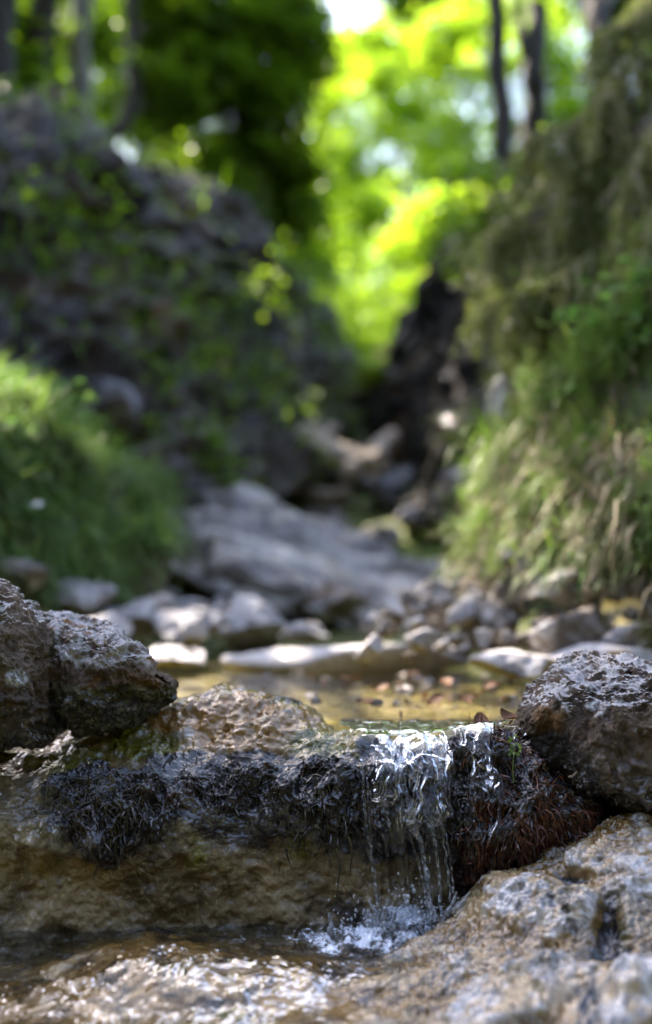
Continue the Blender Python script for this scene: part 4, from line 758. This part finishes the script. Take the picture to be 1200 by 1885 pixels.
def tree(label, trunk, r0, r1, clumps, mat, bark='bark', ls=.09, n_spray=14, per=60, spr=.4, group=None, branches=(), name='tree', wob=.04):
    """trunk: world points base to top; clumps in pixels (px,py,Y,rx,ry)"""
    C = np.asarray(trunk, float); e = T(empty(name, C[0]), label, 'tree', group)
    tube_w('trunk', C, r0, r1, M[bark], e, 70, 14, wob, C[0][0])
    for b in branches: tube_w('limb', np.asarray(b), r0 * .55, r1 * .4, M[bark], e, 30, 8, wob, C[0][1])
    if not clumps: return e
    cl = [(P(x, y, Y), np.array([rx, max(rx, ry) * .9, ry]) / F * Y) for x, y, Y, rx, ry in clumps]
    cc = cr1(C, 60); paths = []
    (V, Fq), cen = crown_leaves(cl, n_spray, per, ls, spr)
    obj('crown', V, Fq, M[mat], e)
    VV, FF, off = [], [], 0
    for (c, rr), s in zip(cl, cen):
        k = np.argmin(np.abs(cc[:, 2] - (c[2] - .5 * np.linalg.norm(c[:2] - cc[:, :2].mean(0)))))
        for tgt, r in [(c, r1 * .55 + r0 * .12)] + [(t, None) for t in s]:
            a = cc[k] if r is not None else c; rad0 = r if r is not None else (r1 * .2 + .006)
            t = np.linspace(0, 1, 8)[:, None]; p = a * (1 - t) + tgt * t; p[:, 2] += .12 * np.linalg.norm(tgt - a) * np.sin(t[:, 0] * math.pi)
            v, f = tubes(p[None], (rad0 * (1 - .75 * t[:, 0]))[None], 5); VV.append(v); FF.append(f + off); off += len(v)
    obj('limbs', np.concatenate(VV), np.concatenate(FF), M[bark], e)
    return e
def shade_clump(x, y, z, r, rz):
    a, b = proj(np.array([x, y, z])); k = F / y; return (float(a), float(b), y, r * k, rz * k)
def tp(*pts): return P([q[0] for q in pts], [q[1] for q in pts], [q[2] for q in pts])
# left side: trunks above the wall
tree('straight grey beech trunk rising from the left wall rim', tp((150, 300, 6.5), (148, 150, 6.6), (146, 0, 6.7), (144, -300, 7), (140, -700, 7.4)), .085, .06, [(120, -420, 7.2, 200, 140), (50, 70, 7, 40, 50), (195, 60, 8.5, 30, 50), (300, -400, 6, 190, 60), (470, -430, 5.7, 170, 60), (400, -560, 5.6, 170, 60), (330, -250, 6.6, 130, 50)], 'leaf_dark', 'greybark', per=50)  # high clumps reaching right are out of view, added to shade the bedrock
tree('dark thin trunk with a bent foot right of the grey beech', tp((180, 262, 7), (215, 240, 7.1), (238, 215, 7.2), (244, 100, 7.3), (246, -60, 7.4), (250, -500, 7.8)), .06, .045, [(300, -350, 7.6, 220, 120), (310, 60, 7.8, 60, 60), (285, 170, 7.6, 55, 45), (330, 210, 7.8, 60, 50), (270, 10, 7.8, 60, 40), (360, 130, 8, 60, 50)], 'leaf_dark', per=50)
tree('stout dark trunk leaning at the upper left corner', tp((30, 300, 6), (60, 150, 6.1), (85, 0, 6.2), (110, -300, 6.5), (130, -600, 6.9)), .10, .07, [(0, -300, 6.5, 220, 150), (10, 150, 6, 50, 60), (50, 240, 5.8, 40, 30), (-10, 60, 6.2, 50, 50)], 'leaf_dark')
tree('dark trunk cut off by the left edge', tp((-20, 330, 5.2), (-8, 150, 5.3), (0, 0, 5.4), (5, -300, 5.6), (8, -600, 5.9)), .10, .08, [(-120, -300, 5.6, 200, 140), (20, 40, 6.4, 60, 50), shade_clump(-2.6, 3.6, 4.5, .3, .2), shade_clump(-2.3, 3.62, 4.55, .3, .2), shade_clump(-2.0, 3.62, 4.5, .3, .2), shade_clump(-1.7, 3.62, 4.55, .3, .2), shade_clump(-1.45, 3.6, 4.5, .3, .2), shade_clump(-2.05, 3.2, 4.4, .5, .25), shade_clump(-1.3, 4.4, 4.7, .5, .25), shade_clump(-.9, 4.6, 4.9, .5, .25), shade_clump(-1.95, 5.7, 4.6, .5, .3), shade_clump(-1.6, 6.1, 4.5, .5, .3), shade_clump(-2.4, 5.9, 4.7, .5, .3)], 'leaf_dark', n_spray=9, per=55)  # clumps given in world coordinates are unseen extras, added to shade the foreground
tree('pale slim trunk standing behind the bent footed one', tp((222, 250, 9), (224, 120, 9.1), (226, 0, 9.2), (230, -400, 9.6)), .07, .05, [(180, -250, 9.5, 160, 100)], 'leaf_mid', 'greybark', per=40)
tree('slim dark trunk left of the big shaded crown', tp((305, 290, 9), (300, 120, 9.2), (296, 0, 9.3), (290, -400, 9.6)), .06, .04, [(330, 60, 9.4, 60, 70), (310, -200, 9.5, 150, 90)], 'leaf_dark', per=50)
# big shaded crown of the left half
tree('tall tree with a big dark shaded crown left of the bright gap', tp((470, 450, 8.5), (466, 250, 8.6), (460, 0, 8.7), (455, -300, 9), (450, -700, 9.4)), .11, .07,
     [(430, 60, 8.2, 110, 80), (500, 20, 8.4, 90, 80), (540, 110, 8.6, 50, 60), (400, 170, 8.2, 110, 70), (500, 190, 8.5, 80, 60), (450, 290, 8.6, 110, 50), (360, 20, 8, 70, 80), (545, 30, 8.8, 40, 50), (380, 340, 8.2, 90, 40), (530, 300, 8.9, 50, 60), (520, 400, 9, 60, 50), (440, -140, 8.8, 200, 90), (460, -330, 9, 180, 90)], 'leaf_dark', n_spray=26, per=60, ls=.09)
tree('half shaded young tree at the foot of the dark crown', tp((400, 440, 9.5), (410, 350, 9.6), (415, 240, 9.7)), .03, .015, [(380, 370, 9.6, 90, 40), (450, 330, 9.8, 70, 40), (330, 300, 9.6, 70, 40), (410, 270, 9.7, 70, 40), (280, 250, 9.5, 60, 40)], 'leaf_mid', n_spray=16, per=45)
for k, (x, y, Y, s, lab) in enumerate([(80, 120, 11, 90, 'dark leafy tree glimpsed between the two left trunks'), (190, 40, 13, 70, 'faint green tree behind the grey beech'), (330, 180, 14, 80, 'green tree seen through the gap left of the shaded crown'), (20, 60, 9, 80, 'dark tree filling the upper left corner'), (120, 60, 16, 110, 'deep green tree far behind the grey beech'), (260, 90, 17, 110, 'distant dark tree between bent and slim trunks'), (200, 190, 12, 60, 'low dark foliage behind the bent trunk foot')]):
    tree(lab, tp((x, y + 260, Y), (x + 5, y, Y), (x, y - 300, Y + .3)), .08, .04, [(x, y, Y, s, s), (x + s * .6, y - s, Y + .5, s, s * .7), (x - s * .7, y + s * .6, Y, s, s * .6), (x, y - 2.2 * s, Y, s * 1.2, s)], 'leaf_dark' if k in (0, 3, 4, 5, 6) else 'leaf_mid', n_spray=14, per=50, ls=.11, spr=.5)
# right trunks
tree('slender dark trunk rising alone right of the bright gap', tp((938, 400, 6.6), (930, 330, 6.7), (922, 200, 6.8), (915, 60, 6.9), (910, -60, 7), (905, -400, 7.3)), .08, .062, [(900, -300, 7.2, 160, 90), (960, -180, 7.2, 120, 60)], 'leaf_mid')
tree('dark trunk forking into two stems behind the slender one', tp((982, 300, 8), (986, 200, 8), (983, 120, 8), (987, 60, 8.1), (990, -60, 8.2), (992, -400, 8.5)), .115, .075, [(1010, -300, 8.4, 170, 90)], 'leaf_mid', branches=[tp((980, 125, 8), (966, 90, 8), (953, 30, 8.1), (948, -60, 8.2), (940, -300, 8.4))])
tree('dark trunk leaning left at the upper right', tp((1135, 190, 5.4), (1115, 100, 5.5), (1098, 30, 5.6), (1085, -40, 5.7), (1050, -350, 6)), .075, .055, [(1080, -280, 6, 160, 100), (1150, 0, 7, 60, 40), (1190, 50, 7, 50, 40), (1090, -50, 7, 60, 40)], 'leaf_mid')
# bright backlit trees
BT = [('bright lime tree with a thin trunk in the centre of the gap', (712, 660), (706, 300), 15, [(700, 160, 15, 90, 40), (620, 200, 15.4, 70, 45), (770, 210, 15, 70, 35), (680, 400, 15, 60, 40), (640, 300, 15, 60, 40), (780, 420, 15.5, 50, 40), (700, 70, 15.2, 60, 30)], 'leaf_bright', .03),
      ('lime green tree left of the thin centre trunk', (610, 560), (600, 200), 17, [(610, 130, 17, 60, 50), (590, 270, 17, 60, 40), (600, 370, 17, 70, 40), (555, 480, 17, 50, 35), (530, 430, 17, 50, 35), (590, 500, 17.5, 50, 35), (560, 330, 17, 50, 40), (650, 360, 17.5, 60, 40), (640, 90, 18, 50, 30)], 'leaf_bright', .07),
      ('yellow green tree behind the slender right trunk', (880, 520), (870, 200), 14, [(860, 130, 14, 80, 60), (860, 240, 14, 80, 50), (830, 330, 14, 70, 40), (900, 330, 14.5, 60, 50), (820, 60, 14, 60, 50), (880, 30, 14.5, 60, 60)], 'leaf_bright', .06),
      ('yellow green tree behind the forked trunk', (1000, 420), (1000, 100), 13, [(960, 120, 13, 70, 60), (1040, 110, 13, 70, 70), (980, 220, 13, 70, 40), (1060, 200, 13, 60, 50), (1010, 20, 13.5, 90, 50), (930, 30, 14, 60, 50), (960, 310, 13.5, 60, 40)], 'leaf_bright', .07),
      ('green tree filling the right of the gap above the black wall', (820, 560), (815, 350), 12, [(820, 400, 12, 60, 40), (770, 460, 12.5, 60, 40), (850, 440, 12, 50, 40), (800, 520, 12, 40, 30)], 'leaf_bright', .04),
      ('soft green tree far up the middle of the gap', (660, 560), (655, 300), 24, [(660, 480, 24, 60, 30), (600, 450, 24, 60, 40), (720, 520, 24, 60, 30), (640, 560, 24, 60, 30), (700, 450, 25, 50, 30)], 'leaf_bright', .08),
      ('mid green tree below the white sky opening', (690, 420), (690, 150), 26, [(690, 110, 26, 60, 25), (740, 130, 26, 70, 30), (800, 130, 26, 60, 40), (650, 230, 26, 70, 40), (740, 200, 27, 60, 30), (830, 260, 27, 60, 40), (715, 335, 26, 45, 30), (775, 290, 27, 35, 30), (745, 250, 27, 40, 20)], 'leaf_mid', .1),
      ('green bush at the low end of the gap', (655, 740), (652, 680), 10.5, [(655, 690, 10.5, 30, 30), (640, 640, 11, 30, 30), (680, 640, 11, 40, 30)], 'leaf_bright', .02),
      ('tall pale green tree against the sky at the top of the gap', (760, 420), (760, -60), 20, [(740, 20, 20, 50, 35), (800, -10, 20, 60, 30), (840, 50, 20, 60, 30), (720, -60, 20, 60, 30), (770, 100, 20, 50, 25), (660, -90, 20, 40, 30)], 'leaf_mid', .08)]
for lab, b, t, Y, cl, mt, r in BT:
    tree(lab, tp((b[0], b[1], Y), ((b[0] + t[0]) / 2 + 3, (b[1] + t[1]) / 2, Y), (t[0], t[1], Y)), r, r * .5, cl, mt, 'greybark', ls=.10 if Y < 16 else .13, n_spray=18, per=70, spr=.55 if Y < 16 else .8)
# low sunlit undergrowth on the far slope (uncountable)
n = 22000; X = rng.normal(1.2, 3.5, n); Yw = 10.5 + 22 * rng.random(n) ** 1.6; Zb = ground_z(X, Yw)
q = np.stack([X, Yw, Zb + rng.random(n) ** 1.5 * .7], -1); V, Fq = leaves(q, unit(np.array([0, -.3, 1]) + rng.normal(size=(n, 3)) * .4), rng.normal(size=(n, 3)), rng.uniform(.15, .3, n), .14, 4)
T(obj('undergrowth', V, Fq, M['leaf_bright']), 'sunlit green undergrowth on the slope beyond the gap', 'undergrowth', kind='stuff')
# distant grey mountain
X, Yw = np.meshgrid(np.linspace(-260, 300, 160), np.linspace(90, 330, 90)); p = np.stack([X, Yw, 0 * X], -1)
p[..., 2] = ground_z(X, Yw) * .5 + 100 * sst(110, 230, Yw) * (.8 + .4 * fbm(p, .012, 4)) * (.75 + .5 * blob(X, Yw, 30, 210, 60, 200)) + 6 * ridged(p, .05, 4) - 25
mh = N('hill_rock'); nn = mh.noise(.05, 6); b = mh.n('ShaderNodeBsdfDiffuse'); mh.l(mh.mix(mh.rng(nn, .42, .62), (.34, .36, .38), (.12, .18, .06)), b.inputs[0]); mh.l(b.outputs[0], mh.out.inputs[0])
T(obj('hills', p.reshape(-1, 3), gridf(90, 160), mh.m), kind='structure')
# ------------------------------------------------------------------ small things on the foreground
DL = [(760, 1248, 1.5, 'dark brown dead leaf standing in the shallow pool'), (670, 1300, 1.12, 'reddish dead leaf floating left of the middle of the pool'), (700, 1272, 1.3, 'brown leaf scrap beyond the floating reddish leaf'), (860, 1290, 1.2, 'rust coloured leaf near the right shore of the pool'), (885, 1335, .93, 'wide rust red leaf lying at the water lip by the moss'), (905, 1270, 1.25, 'brown leaf by the right shore'), (820, 1262, 1.35, 'curled brown leaf in the middle of the pool'), (640, 1255, 1.45, 'tan leaf at the far left of the pool'), (800, 1296, 1.15, 'thin brown leaf near the lip'), (935, 1325, .9, 'red leaf caught in the moss at the boulder')]
for k, (x, y, Y, lab) in enumerate(DL):
    c = P(x, y, Y); th = rng.uniform(0, 6.28); s = .020 if Y < 1.1 else .024; a, b = np.meshgrid(np.linspace(0, 1, 9), np.linspace(-1, 1, 7), indexing='ij'); wd = np.sin(np.pi * a ** .8) * .34 + .02
    q = np.stack([(a - .5), b * wd, .10 * b ** 2 + .12 * np.sin(a * 4 + k)], -1) * s
    tilt = .9 if y > 1430 else .35
    q = np.stack([q[..., 0] * math.cos(th) - q[..., 1] * math.sin(th), q[..., 0] * math.sin(th) + q[..., 1] * math.cos(th), q[..., 2]], -1)
    q = np.stack([q[..., 0], q[..., 1] * math.cos(tilt) - q[..., 2] * math.sin(tilt), q[..., 1] * math.sin(tilt) + q[..., 2] * math.cos(tilt)], -1)
    o = obj('dead_leaf', (q + c + np.array([0, 0, .004])).reshape(-1, 3), gridf(9, 7), M['deadleaf'] if Y > .89 or x > 900 else M['moss']); T(o, lab, 'leaf')
n = 90; c = P(rng.uniform(440, 950, n), rng.uniform(1245, 1312, n), 1); d = c - CAM; t = (-.002 - CAM[2]) / np.minimum(d[:, 2], -.02); c = CAM + d * t[:, None]; c = c[(c[:, 1] > .96) & (c[:, 1] < 1.8)]; n = len(c)
V, Fq = leaves(c, unit(np.array([0, 0, 1]) + rng.normal(size=(n, 3)) * .35), rng.normal(size=(n, 3)), rng.uniform(.006, .016, n), rng.uniform(.003, .008, n), 6)
T(obj('leaf_litter', V, Fq, M['deadleaf']), 'brown scraps and bud scales drifting over the pool', 'litter', kind='stuff')
# needles on the boulders
for k, (x0, y0, x1, y1, Y, lab) in enumerate([(168, 1172, 184, 1190, .883, 'reddish spruce needle stuck on the mottled boulder'), (192, 1178, 197, 1186, .884, 'short tan needle on the mottled boulder'), (50, 1118, 62, 1150, .824, 'dry straw bit on the front of the left boulder'), (1046, 1430, 1062, 1420, .812, 'tan straw bit low on the brown boulder')]):
    C = P([x0, (x0 + x1) / 2, x1], [y0, (y0 + y1) / 2 + 3, y1], Y); T(tube_w('needle', C, .0006, .0003, M['dry'], None, 12, 5), lab, 'needle')
# sprig by the fall
e = T(empty('green_sprig', P(946, 1440, .852)), 'tiny yellow green sprig in front of the brown boulder by the falls', 'plant')
tube_w('stem', tp((946, 1440, .852), (944, 1410, .85), (948, 1372, .852)), .0006, .0003, M['grass'], e, 20, 5)
n = 16; q = P(rng.normal(946, 7, n), rng.uniform(1355, 1392, n), .852); V, Fq = leaves(q, unit(np.array([0, -1, .5]) + rng.normal(size=(n, 3)) * .5), rng.normal(size=(n, 3)), .004, .003, 6); obj('foliage', V, Fq, M['grass'], e)

# ================================================================== LIGHT, SKY, CAMERA
EL, AZ = R(52), R(-35)
w = bpy.data.worlds.new('World'); S.world = w; w.use_nodes = True; nt = w.node_tree
sky = nt.nodes.new('ShaderNodeTexSky'); sky.sky_type = 'NISHITA'; sky.sun_disc = False; sky.sun_elevation = EL; sky.sun_rotation = AZ; sky.air_density = .8; sky.dust_density = 1.0; sky.ozone_density = 0
bg = nt.nodes['Background']; bg.inputs[1].default_value = .14; nt.links.new(sky.outputs[0], bg.inputs[0])
ld = bpy.data.lights.new('sun', 'SUN'); ld.energy = 3.3; ld.angle = R(.53); ld.color = (1, .95, .86)
lo = bpy.data.objects.new('sun', ld); COL.objects.link(lo)
sd = Vector((math.sin(AZ) * math.cos(EL), math.cos(AZ) * math.cos(EL), math.sin(EL))); lo.rotation_euler = (-sd).to_track_quat('-Z', 'Y').to_euler(); lo.location = (0, 2, 6)
cd = bpy.data.cameras.new('camera'); cam = bpy.data.objects.new('camera', cd); COL.objects.link(cam); S.camera = cam
cam.location = CAM; cam.rotation_euler = (math.pi / 2 + PITCH, 0, 0); cd.sensor_fit = 'VERTICAL'; cd.sensor_height = 36; cd.lens = 35; cd.clip_start = .02; cd.clip_end = 2000
cd.dof.use_dof = True; cd.dof.focus_distance = .868; cd.dof.aperture_fstop = 2.0; cd.dof.aperture_blades = 9
S.view_settings.view_transform = 'Standard'; S.view_settings.look = 'None'; S.view_settings.gamma = 1; S.view_settings.exposure = 3.15; S.view_settings.use_white_balance = True; S.view_settings.white_balance_temperature = 7200; S.view_settings.white_balance_tint = 14
S.cycles.use_denoising = True; S.cycles.max_bounces = 10; S.cycles.transparent_max_bounces = 16; S.cycles.transmission_bounces = 8; S.cycles.caustics_reflective = False; S.cycles.caustics_refractive = False; S.cycles.sample_clamp_indirect = 6
